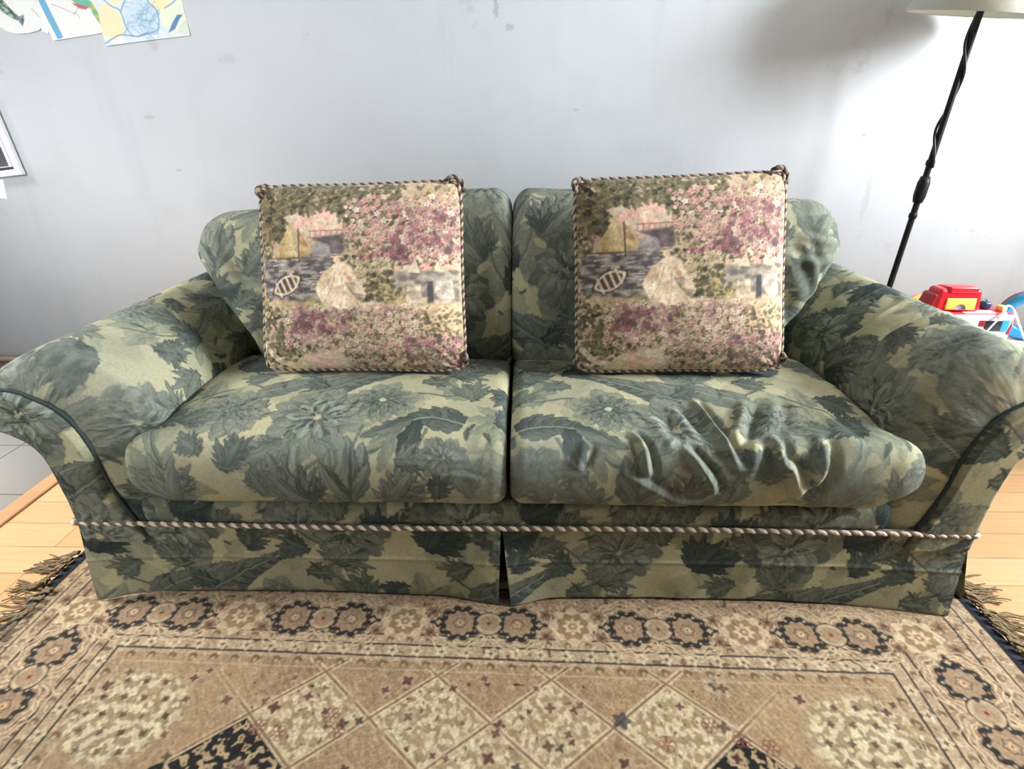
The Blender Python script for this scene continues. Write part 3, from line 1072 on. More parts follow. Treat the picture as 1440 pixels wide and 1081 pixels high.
# ------------------------------------------------------------------ throw pillows with a printed garden-and-lake scene
def tapestry():
    c = Canvas(1, 1, 1 / 340, False, lin(182, 160, 136))
    rg = np.random.default_rng(5)
    X, Y = c.coords()

    def px(x, y):
        return ((x - 100) / 980.0, 1 - (y - 100) / 930.0)

    def pp(*pts):
        return [px(*p) for p in pts]
    CREAM, PINK, ROSE, MAUVE = lin(208, 190, 164), lin(204, 166, 150), lin(182, 142, 138), lin(120, 90, 95)
    OLIVE, OLD, GREY, DGREY, YEL = lin(104, 99, 76), lin(66, 63, 54), lin(150, 144, 138), lin(74, 72, 76), lin(180, 168, 124)
    m = sstep(.35, .7, fbm(X * 7, Y * 9, 2))[..., None]
    c.a = c.a * (1 - .5 * m) + lin(206, 184, 150) * .5 * m

    def foliage(x0, x1, y0, y1, n, cols, r=(.008, .022), seed=0, al=.85):
        g = np.random.default_rng(seed)
        for k in range(n):
            x, y = g.uniform(x0, x1), g.uniform(y0, y1)
            q = px(x, y)
            cc = cols[g.integers(len(cols))]
            rad = g.uniform(*r)
            c.lobe(q[0], q[1], g.uniform(0, 6.28), rad * 2, rad * .6, cc, cc * .75, .2, 3, .8, None, al, None, k)

    def blossoms(x0, x1, y0, y1, n, cols, r=(.009, .017), seed=0, inside=None):
        g = np.random.default_rng(seed)
        for k in range(n):
            x, y = g.uniform(x0, x1), g.uniform(y0, y1)
            if inside and not inside(x, y):
                continue
            q = px(x, y)
            cc = cols[g.integers(len(cols))] * g.uniform(.85, 1.1)
            rad = g.uniform(*r)
            c.disk(q[0] + .004, q[1] - .005, rad * 1.15, OLD, .5, .2, 5, g.uniform(0, 6))
            c.disk(q[0], q[1], rad, cc, .92, .28, 5, g.uniform(0, 6))
            c.disk(q[0], q[1], rad * .3, MAUVE * .7 if k % 2 else OLIVE, .8)
    greens = [OLIVE, OLD, lin(92, 90, 68), lin(140, 132, 98), lin(120, 112, 88)]
    # skies
    c.poly(pp((260, 250), (520, 240), (540, 340), (380, 380), (300, 330)), lin(224, 178, 162), 1, .02, CREAM, 12, 1)
    c.poly(pp((740, 470), (1060, 450), (1070, 530), (760, 545)), lin(226, 172, 154), 1, .015, CREAM, 12, 2)
    # dark trees along the top and the left
    foliage(110, 560, 110, 250, 620, greens, seed=1)
    foliage(130, 260, 230, 380, 260, greens, seed=2)
    foliage(120, 190, 110, 800, 220, [OLIVE, lin(150, 132, 96), OLD], seed=3)
    foliage(520, 800, 120, 300, 300, greens, seed=4)
    foliage(860, 1060, 110, 250, 60, [YEL, lin(190, 158, 120), OLIVE], seed=5)
    # water with dark strokes
    c.poly(pp((135, 480), (480, 440), (560, 520), (520, 600), (400, 690), (150, 660)), GREY, .95, .01, DGREY, 22, 4)
    for k in range(70):
        x, y = rg.uniform(140, 480), rg.uniform(470, 650)
        a, b = px(x, y), px(x + rg.uniform(30, 80), y + rg.uniform(-6, 6))
        c.stroke([a, ((a[0] + b[0]) / 2, a[1] + .004), b], rg.uniform(.004, .009), (DGREY, lin(196, 186, 172), lin(96, 88, 92))[k % 3], .8)
    c.poly(pp((740, 540), (1060, 530), (1060, 690), (760, 640)), lin(168, 158, 144), .9, .01, lin(108, 102, 98), 20, 6)
    # bridge
    c.poly(pp((380, 375), (545, 360), (550, 440), (500, 470), (440, 400)), DGREY, .9, .008, lin(110, 98, 104), 20, 7)
    c.disk(*px(435, 430), .045, lin(150, 142, 140), 1, 0, 5, 0, .01, .032)
    for k in range(7):
        c.stroke([px(385 + 25 * k, 345), px(385 + 25 * k, 378)], .004, lin(110, 92, 84), .8)
    c.stroke([px(380, 345), px(550, 340)], .006, lin(120, 100, 90), .8)
    # big sailing boat
    c.poly(pp((287, 300), (190, 462), (322, 466)), lin(206, 188, 142), 1, None, lin(176, 152, 108), 14, 8)
    c.poly(pp((330, 335), (334, 470), (388, 436)), lin(198, 172, 122), 1, None, lin(160, 130, 92), 14, 9)
    c.stroke([px(325, 330), px(330, 490)], .008, lin(84, 62, 52), .95)
    c.stroke([px(180, 468), px(400, 470)], .010, lin(120, 96, 74), .9)
    # rowing boat with thwarts
    bc = px(262, 600)
    for rr, cc in ((1.0, lin(70, 60, 58)), (.88, lin(206, 190, 166)), (.70, lin(92, 76, 70))):
        pts = []
        for t in np.linspace(0, 2 * PI, 28, endpoint=False):
            ex, ey = .095 * math.cos(t) * rr, .050 * math.sin(t) * rr * (1 - .5 * abs(math.cos(t)) ** 3)
            pts.append((bc[0] + ex * .84 - ey * .5, bc[1] + ex * .5 + ey * .9))
        c.poly(pts, cc)
    for k in range(4):
        o = (-.05 + .032 * k)
        c.stroke([(bc[0] + o * .84 + .014, bc[1] + o * .5 - .034), (bc[0] + o * .84 - .014, bc[1] + o * .5 + .034)], .011, lin(216, 200, 176), .95)
    # yellow bank
    c.poly(pp((250, 690), (420, 650), (480, 720), (300, 760)), YEL, .8, .02, OLIVE, 16, 12)
    # flower bank upper right
    foliage(540, 1060, 240, 520, 560, greens, (.006, .016), 21)
    blossoms(540, 1060, 180, 500, 330, [PINK, CREAM, ROSE, lin(232, 208, 190), lin(206, 160, 150)], (.008, .016), 22, lambda x, y: y < 300 + .45 * (x - 500) + 60)
    blossoms(620, 840, 420, 500, 50, [MAUVE, ROSE, lin(150, 96, 104)], (.008, .015), 23)
    blossoms(760, 1060, 240, 440, 70, [MAUVE, ROSE, lin(160, 104, 112)], (.009, .016), 24)
    blossoms(580, 760, 480, 600, 60, [CREAM, YEL, lin(206, 190, 150)], (.007, .013), 25)
    # seated figure in a wide pale dress, with a child beside
    c.poly(pp((500, 500), (440, 545), (402, 620), (450, 715), (580, 720), (640, 700), (720, 692), (660, 650), (610, 600), (570, 510), (530, 490)), lin(232, 214, 186), 1, .006, lin(206, 180, 150), 12, 14)
    for a, b in (((500, 540), (440, 690)), ((530, 560), (520, 710)), ((560, 560), (600, 700)), ((480, 560), (420, 640))):
        c.stroke([px(*a), px((a[0] + b[0]) / 2 + 8, (a[1] + b[1]) / 2), px(*b)], .005, lin(176, 148, 122), .7)
    c.disk(*px(510, 482), .017, lin(222, 190, 160))
    c.disk(*px(508, 464), .028, lin(210, 190, 158), 1, 0, 5, 0, None, .012)
    c.stroke([px(488, 462), px(530, 458)], .006, lin(110, 88, 76), .8)
    c.disk(*px(566, 572), .016, lin(196, 160, 128))
    c.poly(pp((545, 590), (585, 588), (640, 640), (720, 690), (620, 690), (570, 640)), lin(216, 198, 170), .95, None, lin(150, 132, 116), 16, 15)
    c.stroke([px(548, 592), px(575, 640), px(640, 655), px(712, 688)], .005, lin(110, 92, 82), .8)
    # reeds
    foliage(640, 760, 540, 690, 90, [OLD, OLIVE, lin(96, 92, 66)], (.008, .02), 31)
    foliage(720, 830, 610, 700, 60, [YEL, lin(168, 152, 96), OLIVE], (.008, .018), 32)
    # distant sails and couple
    c.poly(pp((868, 480), (832, 545), (892, 548)), CREAM)
    c.poly(pp((965, 490), (950, 540), (1000, 540)), CREAM)
    c.poly(pp((920, 590), (945, 585), (948, 695), (918, 695)), DGREY, .95)
    c.poly(pp((830, 610), (890, 600), (895, 695), (820, 695)), lin(214, 198, 172), .95, None, lin(168, 150, 130), 20, 16)
    c.poly(pp((960, 580), (1030, 575), (1040, 680), (990, 690), (950, 640)), lin(212, 204, 186), .95, None, lin(176, 164, 150), 20, 17)
    # sandy path
    c.poly(pp((820, 700), (1060, 690), (1062, 850), (880, 830)), lin(216, 190, 156), .9, .02, lin(196, 166, 132), 12, 18)
    for k in range(5):
        c.ring(*px(850, 770), .02 + .012 * k, .004, lin(150, 124, 92), .55)
    # lower flower bank
    foliage(150, 1060, 720, 960, 900, greens, (.006, .016), 41)
    foliage(120, 300, 760, 1000, 240, greens, (.008, .018), 42)
    blossoms(240, 880, 700, 930, 330, [PINK, CREAM, ROSE, lin(226, 200, 176)], (.007, .015), 43)
    blossoms(260, 560, 720, 830, 60, [MAUVE, ROSE, lin(150, 96, 108)], (.009, .016), 44)
    blossoms(800, 1060, 850, 1010, 90, [MAUVE, ROSE, PINK, lin(170, 116, 122)], (.009, .016), 45)
    blossoms(540, 800, 880, 1010, 90, [PINK, CREAM, lin(210, 170, 150)], (.008, .014), 46)
    foliage(540, 1060, 930, 1020, 160, greens, (.006, .014), 47)
    c.poly(pp((310, 940), (500, 920), (520, 1010), (340, 1020)), lin(224, 182, 164), .95, .015, CREAM, 12, 19)
    c.poly(pp((310, 950), (230, 1025), (380, 1025)), lin(208, 190, 148), .95, None, CREAM, 14, 20)
    c.stroke([px(140, 930), px(200, 985), px(270, 1000)], .03, lin(206, 184, 160), .8)
    c.a = c.a * (1.08 + .34 * sstep(.3, .7, fbm(X * 34, Y * 34, 60)))[..., None]
    c.a = c.a * (1 - .20 * sstep(.60, .70, vnoise(X * 75, Y * 75, 62)))[..., None]
    # thread streaks
    g = 1 + .13 * (vnoise(X * 300, Y * 40, 70) - .5) + .10 * (vnoise(X * 60, Y * 320, 71) - .5)
    c.a = c.a * g[..., None]
    return c


TAP = tapestry()
M_PILLOW = pattern_mat('tapestry cloth', 0.9, 1400, 0.14, 0.3, 0.1, 0.2, 330)


def pillow(BL, BR, TL, TR, label, seed, shift, corners, T=.070):
    BL, BR, TL, TR = (np.array(q, float) for q in (BL, BR, TL, TR))
    nrm = np.cross(BR - BL, TL - BL)
    nrm /= np.linalg.norm(nrm)          # faces the back of the room's viewer side
    if nrm[1] > 0:
        nrm = -nrm

    def surf(n, sgn):
        a = np.linspace(-1, 1, n)
        a = np.sign(a) * (1 - (1 - np.abs(a)) ** 1.25)
        u, v = np.meshgrid(a, a, indexing='ij')
        # sides drawn in a little between the corners, corners rounded
        uu = u * (1 - .022 * (1 - v ** 2) - .045 * np.abs(u) ** 6 * np.abs(v) ** 8)
        vv = v * (1 - .020 * (1 - u ** 2) - .045 * np.abs(v) ** 6 * np.abs(u) ** 8)
        s, t = (uu + 1) / 2, (vv + 1) / 2
        mid = (BL * (1 - s)[..., None] + BR * s[..., None]) * (1 - t)[..., None] + (TL * (1 - s)[..., None] + TR * s[..., None]) * t[..., None]
        th = T * (np.clip(1 - np.abs(u) ** 2.6, 0, 1) * np.clip(1 - np.abs(v) ** 2.6, 0, 1)) ** .55
        th = th + .008 * (fbm(u * 2.2 + seed, v * 2.2, 81) - .5) * (1 - u ** 8) * (1 - v ** 8)
        # gathers running in from the corners
        for cx, cy in ((-1, -1), (1, -1), (-1, 1), (1, 1)):
            d = np.hypot(u - cx, v - cy)
            an = np.arctan2(v - cy, u - cx)
            th = th + .0016 * np.sin(an * 13 + seed) * np.exp(-((d - .18) / .13) ** 2)
        return mid + sgn * nrm * (th * (1.0 if sgn > 0 else .55))[..., None], s, t
    n1, n2 = 250, 60
    A, s, t = surf(n1, 1)
    B, s2, t2 = surf(n2, -1)
    V = np.concatenate([A.reshape(-1, 3), B.reshape(-1, 3)])
    F = np.concatenate([quads(n1, n1), quads(n2, n2, flip=True) + n1 * n1])
    ca = TAP.sample(s + shift[0], t + shift[1])
    cb = TAP.sample(s2, t2)
    root_loc = (BL + BR) / 2
    o = mesh_np('throw_pillow', V, F, M_PILLOW, None, np.concatenate([ca.reshape(-1, 3), cb.reshape(-1, 3)]))
    # move the origin to the pillow's foot
    me = o.data
    co = np.empty(len(me.vertices) * 3, np.float32)
    me.vertices.foreach_get('co', co)
    me.vertices.foreach_set('co', (co.reshape(-1, 3) - root_loc.astype(np.float32)).ravel())
    o.location = root_loc
    tag(o, label, 'pillow')
    # edge cord with small corner loops
    a = np.linspace(-.94, .94, 26)
    pth = []

    def M(u, v, out=.0):
        uu = u * (1 - .022 * (1 - v ** 2) - .045 * abs(u) ** 6 * abs(v) ** 8) * (1 + out)
        vv = v * (1 - .020 * (1 - u ** 2) - .045 * abs(v) ** 6 * abs(u) ** 8) * (1 + out)
        s, t = (uu + 1) / 2, (vv + 1) / 2
        return (BL * (1 - s) + BR * s) * (1 - t) + (TL * (1 - s) + TR * s) * t
    for x in a:
        pth.append(M(x, -1, .006))
    pth.append(M(1, -1, .012))
    for x in a:
        pth.append(M(1, x, .006))
    pth.append(M(1, 1, .012))
    for x in a[::-1]:
        pth.append(M(x, 1, .006))
    pth.append(M(-1, 1, .012))
    for x in a[::-1]:
        pth.append(M(-1, x, .006))
    pth.append(M(-1, -1, .012))
    cord('piping_cord', np.array(pth), M_CORD, o, closed=True, r=.0050, lay=.021, sides=10, per=9, ca=lin(188, 172, 152), cb=lin(96, 78, 72))
    for (u_, v_, rr) in corners:
        ctr = M(u_, v_, .0)
        ex, ey = (BR - BL) / np.linalg.norm(BR - BL), (TL - BL) / np.linalg.norm(TL - BL)
        ctr = ctr + (ex * u_ * .006 + ey * v_ * .006)
        a_ = math.atan2(v_, u_)
        if v_ < 0:
            ctr = ctr + ey * .016
        lp = []
        for q in np.linspace(-2.3, 2.3, 22):
            w_ = nrm * .012 * math.sin(q * 1.4)
            lp.append(ctr - (ex * math.cos(a_) + ey * math.sin(a_)) * rr * .8 + ex * rr * math.cos(a_ + q) + ey * rr * math.sin(a_ + q) + w_)
        cord('corner_loop', np.array(lp), M_CORD, o, r=.0062, lay=.021, sides=10, per=9, ca=lin(150, 134, 118), cb=lin(70, 58, 54))
    return o


pillow((-.638, 1.300, .500), (-.136, 1.300, .500), (-.632, 1.430, .922), (-.146, 1.430, .937),
       'tapestry throw pillow with boating scene, on the smooth seat cushion farther from the lamp', 1.0, (0, 0), ((1, 1, .022), (1, -1, .017), (-1, 1, .014)))
pillow((.136, 1.300, .500), (.641, 1.300, .507), (.122, 1.430, .938), (.617, 1.430, .959),
       'tapestry throw pillow with boating scene, on the wrinkled seat cushion nearer the floor lamp', 4.0, (.012, -.012), ((1, 1, .024), (-1, 1, .017), (-1, -1, .016), (1, -1, .015)))


# ------------------------------------------------------------------ rug
RA = math.radians(-1.4)
RCX, RCY = -.05, .90
RUG_X, RUG_Y1, RUG_YC = 1.135, 1.172, .42


def rugw(X, Y, Z):
    dx, dy = np.asarray(X, float), np.asarray(Y, float) - .90
    return np.stack(np.broadcast_arrays(dx * math.cos(RA) - dy * math.sin(RA) + RCX, dx * math.sin(RA) + dy * math.cos(RA) + RCY, Z), -1)


def rug_canvas():
    OX, OY = 1.15, .40          # canvas origin: x + OX, y - OY
    TAN, TAN2, PALE = lin(156, 135, 112), lin(136, 114, 94), lin(178, 160, 134)
    CREAM, CREAM2 = lin(198, 187, 160), lin(150, 136, 108)
    INK, BROWN, WINE, NAVY, OLIVE = lin(30, 28, 30), lin(86, 60, 50), lin(70, 28, 32), lin(28, 30, 38), lin(150, 130, 96)
    c = Canvas(2.30, .79, .0018, False, TAN)
    X, Y = c.coords()
    X = X - OX
    Y = Y + OY
    rg = np.random.default_rng(9)
    wob = .0035 * (fbm(X * 14, Y * 14, 1) - .5)
    wx, wy = X + wob, Y + .0035 * (fbm(X * 14 + 9, Y * 14, 2) - .5)

    def lay(mask, col):
        m = np.clip(mask, 0, 1)[..., None]
        c.a = c.a * (1 - m) + np.asarray(col) * m

    def squig(sx, sy, seed, wd=.05):
        n = vnoise(X * sx, Y * sy, seed) * .65 + vnoise(X * sx * 2, Y * sy * 2, seed + 1) * .35
        return sstep(wd, wd * .4, np.abs(n - .5))
    lay(sstep(.4, .7, fbm(X * 10, Y * 10, 3)) * .4, TAN2)
    # distance from the outer outline (nested rectangles)
    D = np.minimum(1.135 - np.abs(wx), RUG_Y1 - wy)
    field = D > .315
    # --- border band ground with pale vine tracery
    band = (D > .10) & (D < .245)
    lay(band * squig(55, 55, 11, .06) * .8, lin(194, 176, 148))
    lay(band * squig(90, 90, 14, .05) * .5, lin(122, 98, 78))
    lay(band * (sstep(.72, .8, vnoise(X * 60, Y * 60, 17))) * .8, BROWN)
    g1 = (D > .03) & (D < .10)
    lay(g1 * .45, PALE)
    lay(g1 * squig(70, 70, 21, .05) * .7, CREAM)
    lay(g1 * sstep(.70, .78, vnoise(X * 48, Y * 48, 23)) * .7, BROWN)
    g2 = (D > .245) & (D < .34)
    lay(g2 * .45, PALE)
    lay(g2 * squig(60, 60, 25, .05) * .6, CREAM)
    lay(((D > .272) & (D < .30)) * sstep(.68, .78, vnoise(X * 70, Y * 60, 27)) * .75, BROWN)

    # --- field: lattice of lozenges
    p, q = X / .2355, (Y - .727) / .197
    a, b = p + q, p - q
    # lozenge centres where (p-.5) and q are integers or both half-shifted
    ia, ib = np.floor(a), np.floor(b)
    A0, B0 = a - .5, b - .5
    ca_, cb_ = np.round(A0), np.round(B0)
    cxl, cyl = (ca_ + cb_ + 1) / 2, (ca_ - cb_) / 2        # centre in p,q
    la, lb = np.abs(A0 - ca_), np.abs(B0 - cb_)
    edge = .5 - np.maximum(la, lb)
    cream = field & (np.abs(cyl) < .25) & (np.abs(cxl) < 2.0)
    upper = field & (cyl > .25)
    lowr = field & (cyl < -.25)
    lay(field * 1.0, lin(152, 128, 100))
    lay(field * sstep(.35, .7, fbm(X * 9, Y * 12, 33)) * .5, lin(132, 108, 84))
    lay(field * squig(52, 46, 35, .06) * .5, PALE)
    lay(field * squig(80, 70, 37, .04) * .3, lin(120, 94, 74))

    def creamfill(mask, seed):
        lay(mask * 1.0, CREAM2)
        lay(mask * sstep(.42, .56, fbm(X * 62, Y * 56, seed, 2)), CREAM)
        lay(mask * squig(70, 62, seed + 3, .06) * .6, lin(150, 126, 92))
        lay(mask * sstep(.80, .86, vnoise(X * 62, Y * 62, seed + 5)) * .8, BROWN)
        lay(mask * sstep(.88, .92, vnoise(X * 50, Y * 50, seed + 8)) * .9, WINE)
    creamfill(cream, 40)
    creamfill(lowr & (np.abs(cxl) < .6) & ((np.round(cxl) == 0)), 50)
    # tan lozenges with wine flowers
    lay(upper * sstep(.86, .90, vnoise(X * 52, Y * 52, 55)) * .9, WINE)
    lay(upper * squig(38, 38, 57, .04) * .45, PALE)
    tanl = lowr & (np.abs(np.round(cxl)) == 1)
    lay(tanl * squig(38, 38, 61, .05) * .5, PALE)
    # dark lozenges
    dark = lowr & (np.abs(np.round(cxl)) == 2)
    lay(dark * 1.0, INK)
    lay(dark * sstep(.52, .58, fbm(X * 62, Y * 62, 65, 2)) * (edge > .06), lin(168, 150, 118))
    lay(dark * sstep(.70, .75, fbm(X * 62, Y * 62, 65, 2)) * (edge > .06), lin(120, 84, 66))
    # lozenge outlines
    ol = field & (np.abs(p) < 2.45)
    lay(ol * sstep(.052, .040, edge) * .85, lin(192, 176, 148))
    lay(ol * sstep(.020, .012, edge) * .85, lin(112, 86, 64))
    # corner panels: pale blossom sprays
    for sx in (-1, 1):
        dd = np.hypot((X - sx * .715) / .125, (Y - .715) / .105)
        msk = field & (np.abs(p) > 2.1) & (X * sx > 0) & ~(lowr & (np.abs(np.round(cxl)) == 2))
        lay(msk * .6, lin(160, 134, 106))
        lay(msk * squig(36, 36, 71, .05) * .5, PALE)
        lay(msk * sstep(1.05, .8, dd + .25 * (fbm(X * 14, Y * 14, 73) - .5)), CREAM2)
        lay(msk * sstep(1.05, .8, dd) * sstep(.44, .56, fbm(X * 60, Y * 60, 75, 2)), CREAM)
    for sx in (-1, 1):
        for i in range(5):
            for j in range(5):
                x, y = sx * .715 + (i - 2) * .042 + (j % 2) * .02, .715 + (j - 2) * .036
                if math.hypot((x - sx * .715) / .12, (y - .715) / .1) < 1:
                    c.disk(x + OX, y - OY, .0065, BROWN if (i + j) % 3 else WINE, .85, .25, 4, i)
    # scattered flowers in the field
    for k in range(90):
        x, y = rg.uniform(-.8, .8), rg.uniform(.5, .83)
        r = rg.uniform(.005, .011)
        c.disk(x + OX, y - OY, r * 1.9, PALE, .55, .25, 5, k)
        c.disk(x + OX, y - OY, r, (WINE, BROWN, OLIVE, NAVY)[k % 4], .85, .3, 4, k)
    for x, y in ((-.44, .70), (-.31, .73), (-.40, .69), (.42, .74), (.47, .715), (-.29, .70), (.33, .70), (.52, .70)):
        for i in range(6):
            an = i * PI / 3
            c.ring(x + OX + .010 * math.cos(an), y - OY + .010 * math.sin(an), .006, .0022, lin(120, 70, 62), .85)
    c.disk(.252 + OX, .742 - OY, .016, lin(66, 64, 70), .9, .25, 5)

    # --- stripes: guards with lines and small half-moons
    for dl, w_ in ((.100, .0042), (.062, .003), (.245, .0042), (.272, .0036), (.302, .0042)):
        lay(sstep(w_ * .5 + .0015, w_ * .5 - .0005, np.abs(D - dl)) * .92, INK)
    lay(sstep(.003, .001, np.abs(D - .336)) * .8, PALE)
    lay(sstep(.003, .001, np.abs(D - .25)) * .6, PALE)

    def along(dist, step, fn):
        y = RUG_Y1 - dist
        xm = 1.135 - dist
        for x in np.arange(-xm + step / 2, xm, step):
            fn(x + OX, y - OY, 0)
        for yy in np.arange(y - step, .42, -step):
            for s in (-1, 1):
                fn(s * xm + OX, yy - OY, 1)
    along(.2585, .044, lambda x, y, o: (c.disk(x, y, .0085, lin(110, 88, 64), .9, .1, 3), c.disk(x, y - .004, .0045, PALE, .8)))
    along(.320, .046, lambda x, y, o: (c.disk(x, y, .009, lin(104, 84, 60), .9, .1, 3), c.disk(x, y - .004, .0045, PALE, .8)))
    along(.287, .054, lambda x, y, o: (c.disk(x, y, .012, CREAM, .8, .3, 5), c.disk(x, y, .0045, BROWN, .9, .3, 4)))
    along(.081, .044, lambda x, y, o: (c.disk(x, y, .0085, lin(124, 100, 74), .9, .1, 3), c.disk(x, y - .003, .004, PALE, .8)))
    along(.046, .052, lambda x, y, o: c.disk(x, y, .009, lin(120, 96, 78), .7, .3, 5))
    lay(sstep(.032, .028, D) * 1.0, NAVY)

    # --- border medallions
    def medallion(cx, cy, rot):
        R = lambda dx, dy: (cx + OX + (dx if not rot else -dy), cy - OY + (dy if not rot else dx))
        for s in (-1, 1):
            for k in range(3):
                x, y = R(s * .066, 0)
                c.ring(x, y, .058 + .011 * k, .0036, lin(196, 178, 150), .85, .05, 10, k)
        for s in (-1, 1):
            x, y = R(s * .066, 0)
            rx, ry = (.043, .045) if not rot else (.045, .043)
            c.disk(x, y, .049, INK, .97, .07, 10, .3)
            c.disk(x, y, .0340, TAN, .97, .09, 10, .3)
            for i in range(12):
                an = 2 * PI * i / 12
                c.disk(x + .0420 * math.cos(an), y + .0420 * math.sin(an), .0030, TAN if i % 2 else CREAM, .75)
            c.ring(x, y, .024, .0026, lin(150, 118, 90), .8, .1, 8)
            c.ring(x, y, .014, .003, lin(92, 66, 56), .85, .12, 6)
            c.disk(x, y, .007, lin(206, 176, 140), .95)
            c.disk(x, y, .003, BROWN, .9)
            tx, ty = R(s * .116, 0)
            c.disk(tx, ty, .0125, INK, .95, .2, 4)
            c.disk(tx, ty, .006, PALE, .95, .2, 4)
            c.disk(*R(s * .132, 0), .005, INK, .9)
        c.disk(*R(0, 0), .034, INK, .95, .03, 8)
        c.disk(*R(0, 0), .0305, PALE, 1)
        c.disk(*R(0, 0), .0225, TAN, .95)
        c.ring(*R(0, 0), .017, .003, CREAM2, .9)
        c.disk(*R(0, 0), .009, lin(166, 128, 96), .95)
        c.disk(*R(0, 0), .0045, BROWN, .95)
        for s in (-1, 1):
            c.disk(*R(s * .030, 0), .007, INK, .9)

    def star(cx, cy):
        c.disk(cx + OX, cy - OY, .050, lin(198, 180, 150), .9, .12, 8)
        c.disk(cx + OX, cy - OY, .036, lin(140, 118, 90), .95, .10, 8, PI)
        c.disk(cx + OX, cy - OY, .020, lin(202, 184, 154), .95, .22, 8)
        c.disk(cx + OX, cy - OY, .010, lin(150, 112, 86), .95, .1, 6)
        c.disk(cx + OX, cy - OY, .004, CREAM, .9)
        for sx in (-1, 1):
            for sy in (-1, 1):
                c.disk(cx + OX + sx * .062, cy - OY + sy * .030, .014, lin(120, 92, 70), .75, .2, 5)
                c.disk(cx + OX + sx * .062, cy - OY + sy * .030, .006, lin(78, 52, 46), .85, .2, 5)
    yb = RUG_Y1 - .172 - .034
    for k in (-2, -1, 0, 1, 2):
        medallion(k * .386 - .022, yb, False)
    for k in range(6):
        star((k - 2.5) * .386 - .022, yb)
    for s in (-1, 1):
        medallion(s * .965, .787, True)
        star(s * .965, .60)
        medallion(s * .965, .41, True)
    # worn pile: combed light and dark tufts
    st = vnoise((X + .7 * Y) * 120, (Y - .7 * X) * 26, 91) * .6 + vnoise(X * 210, Y * 170, 92) * .4
    c.a = np.array([.91, .865, .79]) * c.a * (1 + .75 * (st - .5) + .36 * (fbm(X * 40, Y * 40, 93) - .5))[..., None]
    return c


RUGC = rug_canvas()
M_RUG = pattern_mat('rug pile', 0.95, 700, 0.16, 0.5, 0.15, 0.1, 150)
xs = np.linspace(-RUG_X, RUG_X, 1200)
ys = np.r_[np.linspace(-.30, .52, 60, endpoint=False), np.linspace(.52, RUG_Y1, 350)]
GX, GY = np.meshgrid(xs, ys, indexing='ij')
yy = np.where(GY < RUG_YC, 2 * RUG_YC - GY, GY)
rc = RUGC.sample(GX + 1.15, yy - .40)
e = np.minimum(np.minimum(RUG_X - np.abs(GX), RUG_Y1 - GY), GY + .30)
GZ = .002 + .0085 * sstep(-.001, .006, e) + .0012 * (fbm(GX * 30, GY * 30, 95) - .5)
P = rugw(GX, GY, GZ)
rug = grid_obj('rug', P, M_RUG, None, rc)
tag(rug, 'beige oriental rug with black medallion border and fringed ends under the sofa', 'rug')
M_BIND = plain('navy rug binding', lin(34, 40, 52), 0.9, 0.25, 300, bump=.4)


def binding(x0, y0, x1, y1):
    n = 120
    t = np.linspace(0, 1, n)
    path = rugw(x0 + (x1 - x0) * t, y0 + (y1 - y0) * t, 0.006 + 0 * t)
    A, _, _ = tube_arrays(path, 1.0, 10)
    off = A - path[:, None]
    off = off * np.array([.016, .016, .0055])
    return grid_obj('binding', path[:, None] + off, M_BIND, rug, wrap=True)


binding(-1.122, -.30, -1.122, 1.172)
binding(1.122, -.30, 1.122, 1.172)
binding(-1.122, 1.166, 1.122, 1.166)

M_FRINGE = plain('olive wool fringe', lin(122, 106, 78), 0.95, 0.3, 120)


def fringe(side):
    rg = np.random.default_rng(20 + side)
    Vs, Fs, off = [], [], 0
    step = .027
    for y in np.arange(-.28, 1.165, step):
        lean = rg.uniform(-.5, .5) + (-.25 if side < 0 else -.35)
        nst = 6
        for k in range(nst):
            y0 = y + rg.uniform(-.008, .008)
            L = rg.uniform(.065, .115)
            n = 11
            t = np.linspace(0, 1, n)
            a = lean + rg.uniform(-.35, .35)
            wob = rg.uniform(-.010, .010)
            inset = 1.096 if side < 0 and y < 1.04 else 1.128
            X = inset + t * L * math.cos(a)
            Y = y0 * (1 - np.minimum(t * 4, 1)) + y * np.minimum(t * 4, 1) + t * L * math.sin(a) + wob * np.sin(t * PI * rg.uniform(1.2, 2.6))
            if k > 2:
                Y = Y + (y0 - y) * np.clip(t * 4 - 1, 0, 1.5)
            Z = (.016 if side < 0 else .014) * (1 - sstep(.1, .5, t)) + .003 + .006 * np.abs(np.sin(t * PI * 2 + k)) * rg.uniform(.3, 1)
            Pt, _, _ = tube_arrays(rugw(side * X, Y, Z), rg.uniform(.0024, .0036) * (1 - .45 * t), 6)
            Vs.append(Pt.reshape(-1, 3))
            Fs.append(quads(n, 6, True) + off)
            off += n * 6
    return mesh_np('fringe', np.concatenate(Vs), np.concatenate(Fs), M_FRINGE, rug)


fringe(-1)
fringe(1)


# ------------------------------------------------------------------ room shell
WY, XL, XR, YF, ZC = 2.275, -3.1, 3.2, -2.4, 2.6


